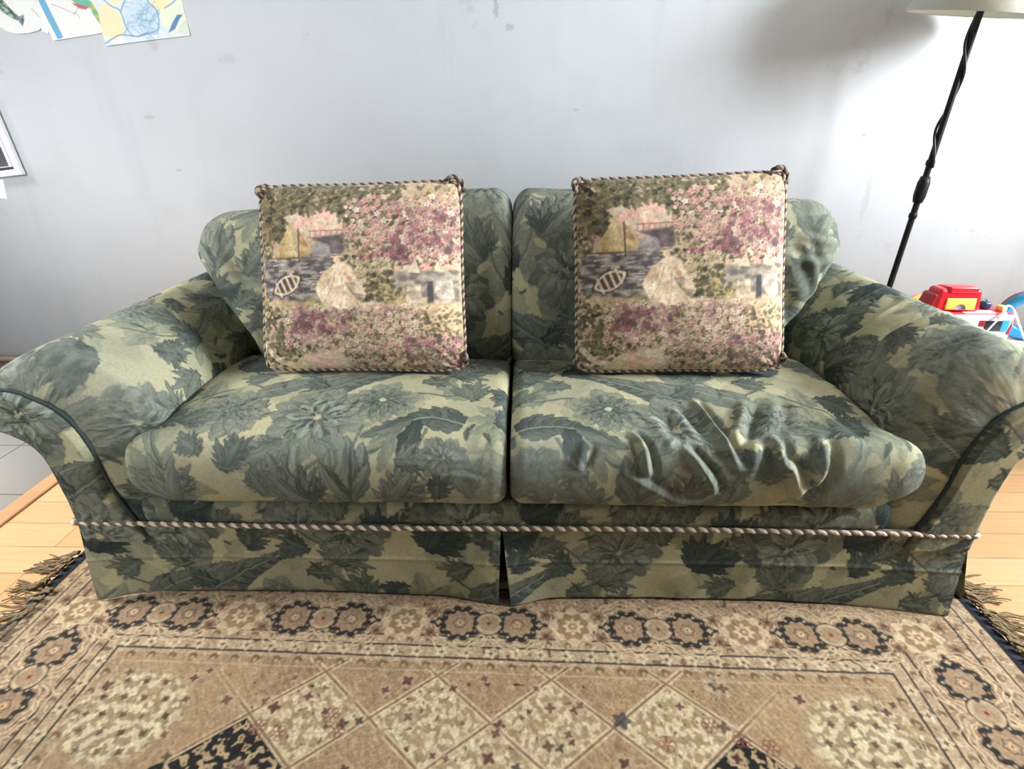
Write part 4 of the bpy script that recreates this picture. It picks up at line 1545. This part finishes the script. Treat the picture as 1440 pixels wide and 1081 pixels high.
def wall_material():
    t = NT('painted plaster')
    v = t.obj()
    big = t.noise(v, 1.3, 3.0)
    mid = t.noise(v, 6.0, 5.0, 0.6)
    base = t.mix(t.rng(big, .35, .65, 0, 1), lin(188, 191, 196), lin(195, 199, 203))
    base = t.mix(t.math('MULTIPLY', t.rng(mid, .5, .75, 0, 1), .35), base, lin(180, 182, 186))
    # faint scuffs and touched-up patches
    sc = t.noise(t.mapping((1, 1, 1)), 4.2, 8.0, 0.75)
    base = t.mix(t.math('MULTIPLY', t.rng(sc, .62, .70, 0, 1), .34), base, lin(148, 150, 152))
    st = t.noise(t.mapping((7, 7, .8)), 1.6, 3.0)
    base = t.mix(t.math('MULTIPLY', t.rng(st, .56, .74, 0, 1), .22), base, lin(165, 171, 179))
    # small chips and tape marks, each where it is on the wall
    sep = t.n('ShaderNodeSeparateXYZ')
    t.l(v, sep.inputs[0])
    rag = t.math('MULTIPLY', t.math('SUBTRACT', t.noise(v, 60, 4.0, .7), .5), 2.6)
    for x0, z0, ax, az, amt in ((-1.367, 1.086, .022, .008, .30), (-.095, 1.422, .010, .026, .40), (-.049, 1.365, .016, .010, .38), (-1.039, 1.273, .030, .018, .16), (-1.292, 1.321, .020, .022, .22),
                                (1.237, 1.026, .006, .006, .5), (1.30, .80, .012, .09, .18), (-1.30, .905, .010, .004, .35), (.19, 1.11, .012, .005, .25)):
        dx = t.math('DIVIDE', t.math('SUBTRACT', sep.outputs[0], x0), ax)
        dz = t.math('DIVIDE', t.math('SUBTRACT', sep.outputs[2], z0), az)
        r = t.math('ADD', t.math('SQRT', t.math('ADD', t.math('MULTIPLY', dx, dx), t.math('MULTIPLY', dz, dz))), rag)
        base = t.mix(t.math('MULTIPLY', t.rng(r, 1.1, .8, 0, 1), amt), base, lin(128, 128, 128))
    t.col(base)
    t.set(Roughness=.75)
    t.b.inputs['Specular IOR Level'].default_value = .25
    t.bump(t.math('ADD', mid, t.noise(v, 45, 4)), .12, .004)
    return t.m


M_WALL = wall_material()
M_CEIL = plain('ceiling paint', lin(176, 172, 166), .9, .02)
box('wall_back', (XL - .1, WY, 0), (XR + .1, WY + .12, ZC), M_WALL, kind='structure')
box('wall_left', (XL - .12, YF, 0), (XL, WY, ZC), plain('taupe wall paint', lin(150, 144, 138), .8, .03), kind='structure')
box('wall_front', (XL - .1, YF - .12, 0), (XR + .1, YF, ZC), plain('dark front wall', lin(84, 78, 72), .7, .1, 4), kind='structure')  # unseen wall, given a dark brown to cut bounce light
box('ceiling', (XL - .12, YF - .12, ZC), (XR + .12, WY + .12, ZC + .1), M_CEIL, kind='structure')
# right wall with a window opening
WN0, WN1, WZ0, WZ1 = .25, 1.30, 1.45, 2.5


def wall_with_hole(name, x0, x1, y0, y1, z0, z1, hy0, hy1, hz0, hz1, m):
    V, F = [], []
    for lo, hi in (((x0, y0, z0), (x1, hy0, z1)), ((x0, hy1, z0), (x1, y1, z1)), ((x0, hy0, z0), (x1, hy1, hz0)), ((x0, hy0, hz1), (x1, hy1, z1))):
        b = len(V)
        V += [(lo[0], lo[1], lo[2]), (hi[0], lo[1], lo[2]), (hi[0], hi[1], lo[2]), (lo[0], hi[1], lo[2]), (lo[0], lo[1], hi[2]), (hi[0], lo[1], hi[2]), (hi[0], hi[1], hi[2]), (lo[0], hi[1], hi[2])]
        F += [[b + i for i in f] for f in ([3, 2, 1, 0], [4, 5, 6, 7], [0, 1, 5, 4], [1, 2, 6, 5], [2, 3, 7, 6], [3, 0, 4, 7])]
    o = mesh_np(name, V, F, m, None, smooth=False)
    o['kind'] = 'structure'
    return o


wall_with_hole('wall_right', XR, XR + .12, YF, WY, 0, ZC, WN0, WN1, WZ0, WZ1, M_WALL)
M_WHITE = plain('white gloss paint', lin(232, 232, 230), .35, .02)
win = bpy.data.objects.new('window_1', None)
win.location = (XR + .06, (WN0 + WN1) / 2, WZ0)
link(win)
win['kind'] = 'structure'
for lo, hi in (((XR + .03, WN0, WZ0), (XR + .09, WN1, WZ0 + .05)), ((XR + .03, WN0, WZ1 - .05), (XR + .09, WN1, WZ1)), ((XR + .03, WN0, WZ0), (XR + .09, WN0 + .05, WZ1)), ((XR + .03, WN1 - .05, WZ0), (XR + .09, WN1, WZ1)), ((XR + .03, (WN0 + WN1) / 2 - .025, WZ0), (XR + .09, (WN0 + WN1) / 2 + .025, WZ1))):
    box('window_frame', lo, hi, M_WHITE, win)


def floor_material():
    t = NT('oak laminate')
    v = t.n('ShaderNodeMapping')
    v.inputs['Location'].default_value = (.13, -.099, 0)
    t.l(t.obj(), v.inputs['Vector'])
    br = t.n('ShaderNodeTexBrick')
    br.offset = .37
    br.offset_frequency = 2
    for k, x in (('Scale', 1.0), ('Mortar Size', .0011), ('Mortar Smooth', .2), ('Bias', 0.0), ('Brick Width', 1.15), ('Row Height', .102)):
        br.inputs[k].default_value = x
    br.inputs['Color1'].default_value = (*lin(222, 184, 140), 1)
    br.inputs['Color2'].default_value = (*lin(208, 164, 116), 1)
    br.inputs['Mortar'].default_value = (*lin(120, 84, 56), 1)
    t.l(v.outputs[0], br.inputs['Vector'])
    g = t.noise(t.mapping((1.6, 26, 1)), 3.0, 5.0, .6)
    g2 = t.noise(t.mapping((4, 110, 1)), 2.0, 3.0)
    c = t.mix(t.math('MULTIPLY', t.rng(g, .42, .72, 0, 1), .38), br.outputs['Color'], lin(186, 138, 88))
    c = t.mix(t.math('MULTIPLY', t.rng(g2, .5, .8, 0, 1), .25), c, lin(232, 200, 160))
    t.col(c)
    t.set(Roughness=.32)
    t.bump(t.math('SUBTRACT', g2, t.math('MULTIPLY', br.outputs['Fac'], 2.0)), .08, .001)
    return t.m


def tile_material():
    t = NT('white floor tile')
    v = t.n('ShaderNodeMapping')
    v.inputs['Location'].default_value = (1.813 + .3 * 5, -1.461 + .3 * 12, 0)
    t.l(t.obj(), v.inputs['Vector'])
    br = t.n('ShaderNodeTexBrick')
    br.offset = 0
    for k, x in (('Scale', 1.0), ('Mortar Size', .002), ('Mortar Smooth', .1), ('Brick Width', .3), ('Row Height', .3)):
        br.inputs[k].default_value = x
    br.inputs['Color1'].default_value = (*lin(232, 230, 226), 1)
    br.inputs['Color2'].default_value = (*lin(226, 225, 222), 1)
    br.inputs['Mortar'].default_value = (*lin(120, 116, 110), 1)
    t.l(v.outputs[0], br.inputs['Vector'])
    t.col(br.outputs['Color'])
    t.set(Roughness=.18)
    return t.m


box('floor', (-1.50, YF, -.05), (XR, WY, 0), floor_material(), kind='structure')
box('floor_tiled', (XL, YF, -.05), (-1.55, WY, 0), tile_material(), kind='structure')
M_STRIP = plain('wood threshold', lin(186, 142, 102), .4, .1, 12)
P = rbox_arrays((-1.527, (YF + WY) / 2, -.01), (.060, WY - YF - .02, .034), .008)
o = grid_obj('trim_1', P, M_STRIP, None, wrap=True, flip=True)
o['kind'] = 'structure'
M_BASE = plain('brown baseboard', lin(112, 94, 80), .45, .15, 10)
box('baseboard_back', (XL, WY - .014, 0), (XR, WY, .128), M_BASE, kind='structure')
P = rbox_arrays(((XL + XR) / 2, WY - .011, .136), (XR - XL, .022, .018), .006)
o = grid_obj('trim_2', P, plain('baseboard cap', lin(140, 126, 112), .4, .1), None, wrap=True, flip=True)
o['kind'] = 'structure'


# ------------------------------------------------------------------ floor lamp beside the sofa
M_BLACK = plain('black painted metal', lin(15, 16, 20), .5, .1, 60, spec=.3)
M_CABLE = plain('black cable', lin(20, 20, 22), .5, .05)
M_SHADE = plain('off-white lampshade', lin(212, 213, 204), .85, .03, 90, bump=.1)
lamp = empty('floor_lamp', (1.305, 2.05, 0), 'black floor lamp with off-white shade, leaning behind the sofa arm by the wall', 'lamp')
lx = lambda z: 1.305 + .0525 * z
LA = math.atan(.0525)
RL = rot_y(LA)
lathe('base', [(0, 0), (.105, 0), (.112, .006), (.108, .016), (.05, .026), (.02, .040), (0, .040)], (1.305, 2.05, 0), M_BLACK, lamp)
tube('pole', [(lx(z), 2.05, z) for z in np.linspace(.02, 1.44, 20)], .0098, M_BLACK, lamp, 14)
for z, h, r in ((.86, .085, .0190), (.945, .022, .0135), (.775, .022, .0130)):
    prof = [(0, -h / 2), (r * .75, -h / 2), (r, -h / 4), (r, h / 4), (r * .75, h / 2), (0, h / 2)]
    lathe('coupling', prof, (lx(z), 2.05, z), M_BLACK, lamp, 18, RL)
hz = np.linspace(.93, 1.38, 90)
cable = [(lx(z) + -.0125 * math.cos(8 + z * 23) * (1 + .3 * math.sin(z * 31)), 2.05 + .0135 * math.sin(8 + z * 23), z) for z in hz]
tube('cord', cable, .0044, M_CABLE, lamp, 8)
RS = rot_y(LA + .01) @ rot_x(math.radians(8.0))
r0, r1, hh = .199, .150, .22
prof = [(r0, 0), (r0 + .001, .004), (r1 + .001, hh), (r1 - .001, hh), (r0 - .002, .004), (r0 - .002, 0), (r0, 0)]
lathe('lamp_shade', prof, (lx(1.362) + .004, 2.05, 1.362), M_SHADE, lamp, 64, RS)
lathe('bulb', [(0, -.02), (.014, -.02), (.014, .02), (.03, .05), (.033, .075), (.022, .1), (0, .108)], (lx(1.42), 2.05, 1.45), M_WHITE, lamp, 20)
spk = np.array([[(math.cos(a) * r, math.sin(a) * r, .17) for r in (.0, .16)] for a in (0.3, 0.3 + 2 * PI / 3, 0.3 + 4 * PI / 3)])
for s_ in spk:
    pth = s_ @ RS.T + np.array([lx(1.362) + .004, 2.05, 1.362])
    tube('shade_spoke', np.linspace(pth[0], pth[1], 4), .002, M_BLACK, lamp, 6)

# ------------------------------------------------------------------ low table with toys behind the right arm
M_TABLE = plain('white table lacquer', lin(222, 222, 224), .4, .03)
table = empty('low_table', (1.66, 1.72, 0), 'low white table holding toys beside the sofa arm under the lamp', 'table')
rbox('table_top', (1.66, 1.72, .412), (.66, .34, .026), M_TABLE, table, .006)
for x in (1.40, 1.95):
    for y in (1.59, 1.85):
        rbox('leg', (x, y, .20), (.034, .034, .40), M_TABLE, table, .005)

M_RED = plain('red plastic', lin(214, 30, 48), .3, .05)
M_RED2 = plain('dark red plastic', lin(160, 24, 40), .35, .05)
M_YEL = plain('yellow plastic', lin(240, 206, 100), .4, .08)
M_BLUE = plain('blue plastic', lin(52, 158, 206), .35, .05)
M_NAVY = plain('navy plastic', lin(40, 58, 96), .35, .05)
M_GREY = plain('grey plastic', lin(150, 140, 166), .4, .05)
M_CARDW = plain('white printed card', lin(236, 234, 236), .4, .02)
M_CARDR = plain('red printed card', lin(206, 62, 78), .4, .12, 60)
M_INK = plain('black print', lin(34, 34, 48), .35, .3, 80)

TZ = .425
bx = empty('cardboard_box', (1.385, 1.765, TZ), 'white box with red top and a black and blue printed picture, beneath the red case', 'box')
rbox('carton', (1.385, 1.765, TZ + .049), (.288, .092, .098), M_CARDW, bx, .003)
rbox('top_print', (1.385, 1.765, TZ + .0985), (.286, .090, .0015), M_CARDR, bx, .0006)
rbox('top_print', (1.43, 1.745, TZ + .0998), (.10, .030, .001), M_CARDW, bx, .0004)
rbox('picture_print', (1.470, 1.7185, TZ + .062), (.052, .0012, .034), M_INK, bx, .0005)
rbox('picture_print', (1.507, 1.7185, TZ + .062), (.022, .0012, .038), M_BLUE, bx, .0005)
rbox('picture_print', (1.434, 1.7185, TZ + .070), (.020, .0012, .020), M_RED2, bx, .0005)
V = [(1.518, 1.7182, TZ + .035), (1.528, 1.7182, TZ + .035), (1.528, 1.7182, TZ + .088), (1.518, 1.717, TZ + .035), (1.528, 1.717, TZ + .035), (1.528, 1.717, TZ + .088)]
mesh_np('corner_print', V, [[0, 1, 4, 3], [1, 2, 5, 4], [2, 0, 3, 5]], M_RED, bx, smooth=False, F3=[[3, 4, 5], [2, 1, 0]])

# red case, tapered, with lid clip and yellow window
case = empty('toy_case', (1.362, 1.775, TZ + .0995), 'red plastic toy case with a yellow front panel, on top of the white box', 'toy')
Pc = rbox_arrays((0, 0, .036), (.146, .066, .072), .012, 6)
f = 1 - 1.6 * np.clip(Pc[..., 2], 0, .08)
Pc[..., 0] *= f
Pc[..., 1] *= 1 - 1.0 * np.clip(Pc[..., 2], 0, .08)
grid_obj('shell', Pc + np.array([1.362, 1.775, TZ + .0995]), M_RED, case, wrap=True, flip=True)
zc = TZ + .0995
rbox('lid', (1.366, 1.772, zc + .067), (.090, .064, .020), M_RED, case, .006, rot_x(-.1))
Pl = rbox_arrays((0, 0, .030), (.026, .060, .050), .008, 4)
Pl[..., 0] += -.25 * Pl[..., 2] * -1
grid_obj('side_grip', Pl + np.array([1.284, 1.778, zc]), M_RED2, case, wrap=True, flip=True)
rbox('front_panel', (1.366, 1.7415, zc + .026), (.092, .006, .036), M_YEL, case, .005, rot_x(-.05))
th = np.linspace(0, PI, 24)
V = [(1.366, 1.7375, zc + .0095)] + [(1.366 + .017 * math.cos(a), 1.7375, zc + .0095 + .017 * math.sin(a)) for a in th]
V += [(x, 1.7395, z) for x, y, z in V]
m_ = len(th) + 1
F3 = [[0, i, i + 1] for i in range(1, m_ - 1)] + [[m_, m_ + i + 1, m_ + i] for i in range(1, m_ - 1)]
F4 = [[i, i + 1, m_ + i + 1, m_ + i] for i in range(1, m_ - 1)]
mesh_np('dial', V, F4, M_GREY, case, F3=F3, smooth=False)


def torus(name, c, R, r, mat, rot=None, parent=None, n=48, k=14, squash=1.0):
    a = np.linspace(0, 2 * PI, n + 1)
    b = np.linspace(0, 2 * PI, k, endpoint=False)
    P = np.stack([(R + r * np.cos(b)[None]) * np.cos(a)[:, None], r * squash * np.sin(b)[None] + 0 * a[:, None], (R + r * np.cos(b)[None]) * np.sin(a)[:, None]], -1)
    if rot is not None:
        P = P @ np.asarray(rot).T
    return grid_obj(name, P + np.asarray(c, float), mat, parent, wrap=True)


y1 = empty('toy_ring', (1.322, 1.857, TZ), 'yellow toy ring standing on the table between the lamp pole and red case', 'toy')
torus('ring', (1.322, 1.857, TZ + .0625), .049, .0135, M_YEL, None, y1)
torus('rim', (1.322, 1.857, TZ + .0625), .0615, .0035, plain('orange plastic', lin(226, 140, 90), .4, .05), None, y1)
b1 = empty('toy_ring', (1.612, 1.77, TZ), 'blue toy ring with a red rim standing on the table beyond the white cable', 'toy')
torus('ring', (1.612, 1.77, TZ + .081), .059, .019, M_BLUE, rot_z(-.5), b1)
torus('rim', (1.612, 1.77, TZ + .081), .077, .004, plain('faded red plastic', lin(190, 90, 96), .4, .05), rot_z(-.5), b1)

# small navy toy with a wire hoop on the box
nv = empty('toy_car', (1.478, 1.785, TZ + .0993), 'tiny navy toy with a pale wire hoop, on the white box', 'toy')
rbox('body', (1.478, 1.785, TZ + .0993 + .012), (.026, .030, .024), M_NAVY, nv, .008)
hp = [(1.478 + .018 * math.cos(a) - .012, 1.785, TZ + .0993 + .012 + .022 * math.sin(a)) for a in np.linspace(0, PI, 16)]
tube('hoop', hp, .0018, plain('grey wire', lin(120, 130, 140), .4, .05), nv, 6)
bk = rbox('toy_block', (1.512, 1.76, TZ + .0993 + .0085), (.024, .022, .017), M_YEL, None, .003, rot_z(.4))
tag(bk, 'small yellow toy block lying at the end of the white box', 'toy')

# white charging cable draped over the box
M_WCAB = plain('white cable sheath', lin(240, 240, 242), .4, .02)
cb = empty('charging_cable', (1.47, 1.70, TZ), 'thin white cable with a plug looped over the front of the white box', 'cable')
pts = [(1.430, 1.700, TZ + .020), (1.446, 1.704, TZ + .052), (1.468, 1.708, TZ + .085), (1.484, 1.716, TZ + .104), (1.498, 1.735, TZ + .118), (1.520, 1.74, TZ + .120), (1.540, 1.735, TZ + .098), (1.552, 1.715, TZ + .060), (1.575, 1.69, TZ + .012), (1.61, 1.66, TZ + .004), (1.68, 1.65, TZ + .004)]
Q, _ = catmull(pts, 80)
tube('cord', Q, .0028, M_WCAB, cb, 8)
rbox('plug', (1.479, 1.711, TZ + .100), (.012, .010, .026), M_WCAB, cb, .003, rot_y(.9))

# ------------------------------------------------------------------ papers and picture on the wall
M_PAPER = pattern_mat('drawing paper', .8, 600, .03, .05, 0, .3, 120)


def wp(px, py):
    return ((-1.836 + .0025 * px - .0005 * (py - 40)) * .989, 1.05 + (.402 - .0021 * py) * .989)


def paper(name, outline, draw, y, label, thick=.0024, base=(206, 207, 205), curl=.004):
    O = np.array([wp(*p) for p in outline])
    lo, hi = O.min(0), O.max(0)
    c = Canvas(hi[0] - lo[0] + .01, hi[1] - lo[1] + .01, .0012, False, lin(*base))
    T = lambda px, py: tuple(np.array(wp(px, py)) - lo)
    draw(c, T)
    per = 40
    m = len(O)
    B = np.concatenate([O[i] + (O[(i + 1) % m] - O[i]) * np.linspace(0, 1, per, endpoint=False)[:, None] for i in range(m)])
    cen = B.mean(0)
    rows = []
    for t in np.linspace(0.001, 1, 110):
        q = cen + (B - cen) * t
        lift = curl * t ** 6 * sstep(.35, 0, (q[:, 1] - lo[1]) / (hi[1] - lo[1]))
        rows.append(np.stack([q[:, 0], y - .0002 - lift, q[:, 1]], 1))
    P = np.array(rows)
    colr = c.sample(P[..., 0] - lo[0], P[..., 2] - lo[1])
    back = P[::-1] + np.array([0, thick, 0])
    P = np.concatenate([P, back])
    colr = np.concatenate([colr, colr[::-1]])
    o = grid_obj(name, P, M_PAPER, None, colr, wrap=True)
    tag(o, label, 'drawing')
    return o


def d_fish(c, T):
    g, d, k = lin(120, 150, 132), lin(62, 72, 70), lin(96, 104, 104)
    c.poly([T(-20, -25), T(4, -6), T(18, 12), T(30, 24), T(27, 29), T(12, 20), T(-4, 6), T(-25, -8)], lin(140, 164, 140), .95, None, d, 60, 3)
    c.stroke([T(-15, -14), T(8, 6), T(28, 26)], .004, d, .8)
    c.stroke([T(-20, -6), T(0, 12), T(24, 28)], .003, g, .9)
    c.poly([T(28, 24), T(36, 20), T(36, 28), T(33, 37), T(28, 30)], lin(110, 122, 136), .95, None, d, 70, 4)
    c.stroke([T(48, 12), T(53, 18), T(57, 24)], .003, k, .6)
    c.disk(*T(-18, -20), .006, d)


def d_bird(c, T):
    b, tl, gr, ye, rd = lin(96, 150, 176), lin(78, 160, 142), lin(104, 152, 112), lin(176, 172, 98), lin(164, 92, 106)
    c.poly([T(58, -20), T(66, -4), T(80, 30), T(90, 54), T(82, 56), T(70, 30), T(58, 0)], b, .95, None, lin(84, 150, 186), 50, 5)
    c.poly([T(88, -25), T(104, 0), T(118, 12), T(128, 12), T(134, 4), T(122, -4), T(112, -25)], tl, .95, None, gr, 40, 6)
    c.poly([T(104, 4), T(114, 12), T(124, 14), T(128, 10), T(114, 6)], rd, .95, None, lin(160, 80, 100), 50, 7)
    c.poly([T(126, 6), T(134, 4), T(146, 30), T(146, 38), T(138, 28)], ye, .95, None, gr, 50, 8)
    for a, q in (((76, 6), (108, 20)), ((112, 12), (106, 20)), ((108, 18), (114, 26))):
        c.stroke([T(*a), T((a[0] + q[0]) / 2 + 2, (a[1] + q[1]) / 2), T(*q)], .002, lin(120, 110, 110), .8)
    c.disk(*T(98, -14), .004, lin(40, 40, 44))


def d_scribble(c, T):
    bl, db, ye = lin(118, 152, 178), lin(64, 108, 160), lin(212, 200, 162)
    c.poly([T(130, -30), T(300, -30), T(300, 80), T(130, 80)], lin(198, 204, 202), 1, None, lin(184, 198, 208), 30, 9)
    c.poly([T(228, -30), T(275, -30), T(280, 46), T(240, 50), T(226, 20)], lin(204, 208, 182), .8, .01)
    c.disk(*T(158, 32), .042, ye, .95, .08, 3, 1, .006, .055)
    c.disk(*T(226, -4), .034, ye, .95, .08, 3, 0, .006, .038)
    c.disk(*T(166, -8), .024, ye, .95, .08, 3, 0, .006, .03)
    c.disk(*T(200, 26), .055, lin(170, 190, 204), .7, .1, 3, 2, .01)
    g = np.random.default_rng(4)
    for k in range(26):
        x, y = g.uniform(182, 218), g.uniform(0, 48)
        c.stroke([T(x, y), T(x + g.uniform(-10, 10), y + g.uniform(-10, 10)), T(x + g.uniform(-16, 16), y + g.uniform(-10, 14)), T(x + g.uniform(-6, 14), y + g.uniform(-14, 6))], .0022, bl, .75)
    for q in ([(140, -10), (158, 8), (172, 16), (180, 40), (192, 52), (210, 46)], [(205, -10), (212, 4), (222, 14), (226, 32), (222, 44), (196, 52)], [(172, 18), (178, 4), (186, -8)],
              [(150, 62), (170, 50), (192, 52)], [(234, 12), (246, 4), (256, -8)]):
        c.stroke([T(*p) for p in q], .0042, lin(100, 134, 168), .85)
    for k in range(6):
        c.stroke([T(240 + 1.6 * k, 46 - k), T(246 + 1.6 * k, 32 - k), T(252 + 1.2 * k, 22)], .004, db, .8)
        c.stroke([T(252 + 3 * k, 48), T(256 + 3 * k, 38), T(262 + 2 * k, 30)], .002, lin(150, 160, 178), .7)


paper('drawing', [(-46, -40), (-46, 10), (-20, 24), (0, 37), (10, 44), (24, 48), (42, 47), (56, 43), (61, 38), (59, 18), (52, -10), (46, -40)], d_fish, WY - .0010,
      'child\'s cut-out fish drawing taped to the wall, outermost of the three drawings')
paper('drawing', [(50, -40), (58, 20), (60, 44), (68, 47), (71, 46), (76, 58), (146, 47), (144, 38), (136, -10), (131, -40)], d_bird, WY - .0015,
      'child\'s drawing of a green and blue bird on white paper, middle wall drawing')
paper('drawing', [(131, -40), (138, 0), (144, 38), (150, 66), (210, 58), (270, 51), (262, 20), (248, -40)], d_scribble, WY - .0020,
      'blue scribble drawing with yellow ovals on paper taped to the wall above the sofa')

fr = empty('picture_frame', (-2.06, WY, .889), 'white picture frame with a black and white print, hung low on the wall', 'picture')
RF = rot_y(math.radians(-6.0))
FO = np.array([-1.892, WY, .889])


def fb(name, lo, hi, mat, r=.003):
    lo, hi = np.array(lo, float), np.array(hi, float)
    P = rbox_arrays((lo + hi) / 2, hi - lo, r) @ RF.T + FO
    return grid_obj(name, P, mat, fr, wrap=True, flip=True)


M_FRAME = plain('silver white frame', lin(214, 215, 218), .35, .03)
M_PRINT = plain('black and white print', lin(70, 70, 76), .5, .5, 14)
M_MAT = plain('white mount', lin(240, 240, 240), .6, .02)
fb('frame', (-.36, -.022, 0), (0, -.001, .022), M_FRAME)
fb('frame', (-.36, -.022, .40), (0, -.001, .422), M_FRAME)
fb('frame', (-.022, -.022, .018), (0, -.001, .405), M_FRAME)
fb('frame', (-.36, -.022, .018), (-.338, -.001, .405), M_FRAME)
fb('mount', (-.345, -.010, .015), (-.015, -.002, .41), M_MAT, .002)
fb('print', (-.30, -.0115, .035), (-.045, -.0095, .37), M_PRINT, .0005)
fb('print', (-.335, -.0118, .020), (-.020, -.0098, .032), M_INK, .0005)
fb('print', (-.032, -.0118, .030), (-.020, -.0098, .40), M_GREY, .0005)

ns = rbox('paper_note', (-2.077, WY - .0004, .846), (.165, .0012, .072), M_CARDW, None, .0005, rot_y(math.radians(8)))
tag(ns, 'small blank white paper note on the wall below the picture frame', 'paper')

# ------------------------------------------------------------------ light
world = bpy.data.worlds.new('daylight')
SC.world = world
world.use_nodes = True
bg = world.node_tree.nodes['Background']
bg.inputs[0].default_value = (.75, .85, 1.0, 1)
bg.inputs[1].default_value = 1.0


def area(name, loc, look, sx, sy, power, color):
    l = bpy.data.lights.new(name, 'AREA')
    l.shape = 'RECTANGLE'
    l.size, l.size_y = sx, sy
    l.energy = power
    l.color = color
    o = bpy.data.objects.new(name, l)
    o.location = loc
    d = np.array(look, float) - np.array(loc, float)
    from mathutils import Vector
    o.rotation_euler = Vector(d).to_track_quat('-Z', 'Y').to_euler()
    link(o)
    return o


area('window_daylight', (XR + .02, (WN0 + WN1) / 2, (WZ0 + WZ1) / 2), (0, (WN0 + WN1) / 2, 1.2), WN1 - WN0 - .1, WZ1 - WZ0 - .1, 225, (.93, .97, 1.0))
hall = area('hall_daylight', (-2.7, -.9, 1.7), (-1.3, 2.3, 1.25), 1.3, 1.5, 23, (.96, .98, 1.0))
hall.data.spread = math.radians(62)
floor_fill = area('left_floor_fill', (XL + .05, 1.35, 1.8), (-1.75, 1.35, 0), .9, 1.2, 34, (1.0, .99, .97))  # fill light added to brighten the tile and wood left of the sofa
floor_fill.data.spread = math.radians(70)

# ------------------------------------------------------------------ camera
cam = bpy.data.cameras.new('camera')
cam.lens = 20.0
cam.sensor_width = 36.0
cam.sensor_fit = 'HORIZONTAL'
cam.clip_start = .02
co = bpy.data.objects.new('camera', cam)
co.location = (0, 0, 1.05)
TH = math.atan(360.5 / 800)
co.rotation_euler = (PI / 2 - TH, 0, math.radians(1.0))
link(co)
SC.camera = co

vs = SC.view_settings
vs.view_transform = 'Standard'
vs.look = 'None'
vs.gamma = 1.0
vs.use_curve_mapping = False
vs.exposure = 0.02
SC.cycles.max_bounces = 8
SC.cycles.diffuse_bounces = 4
SC.cycles.use_denoising = True
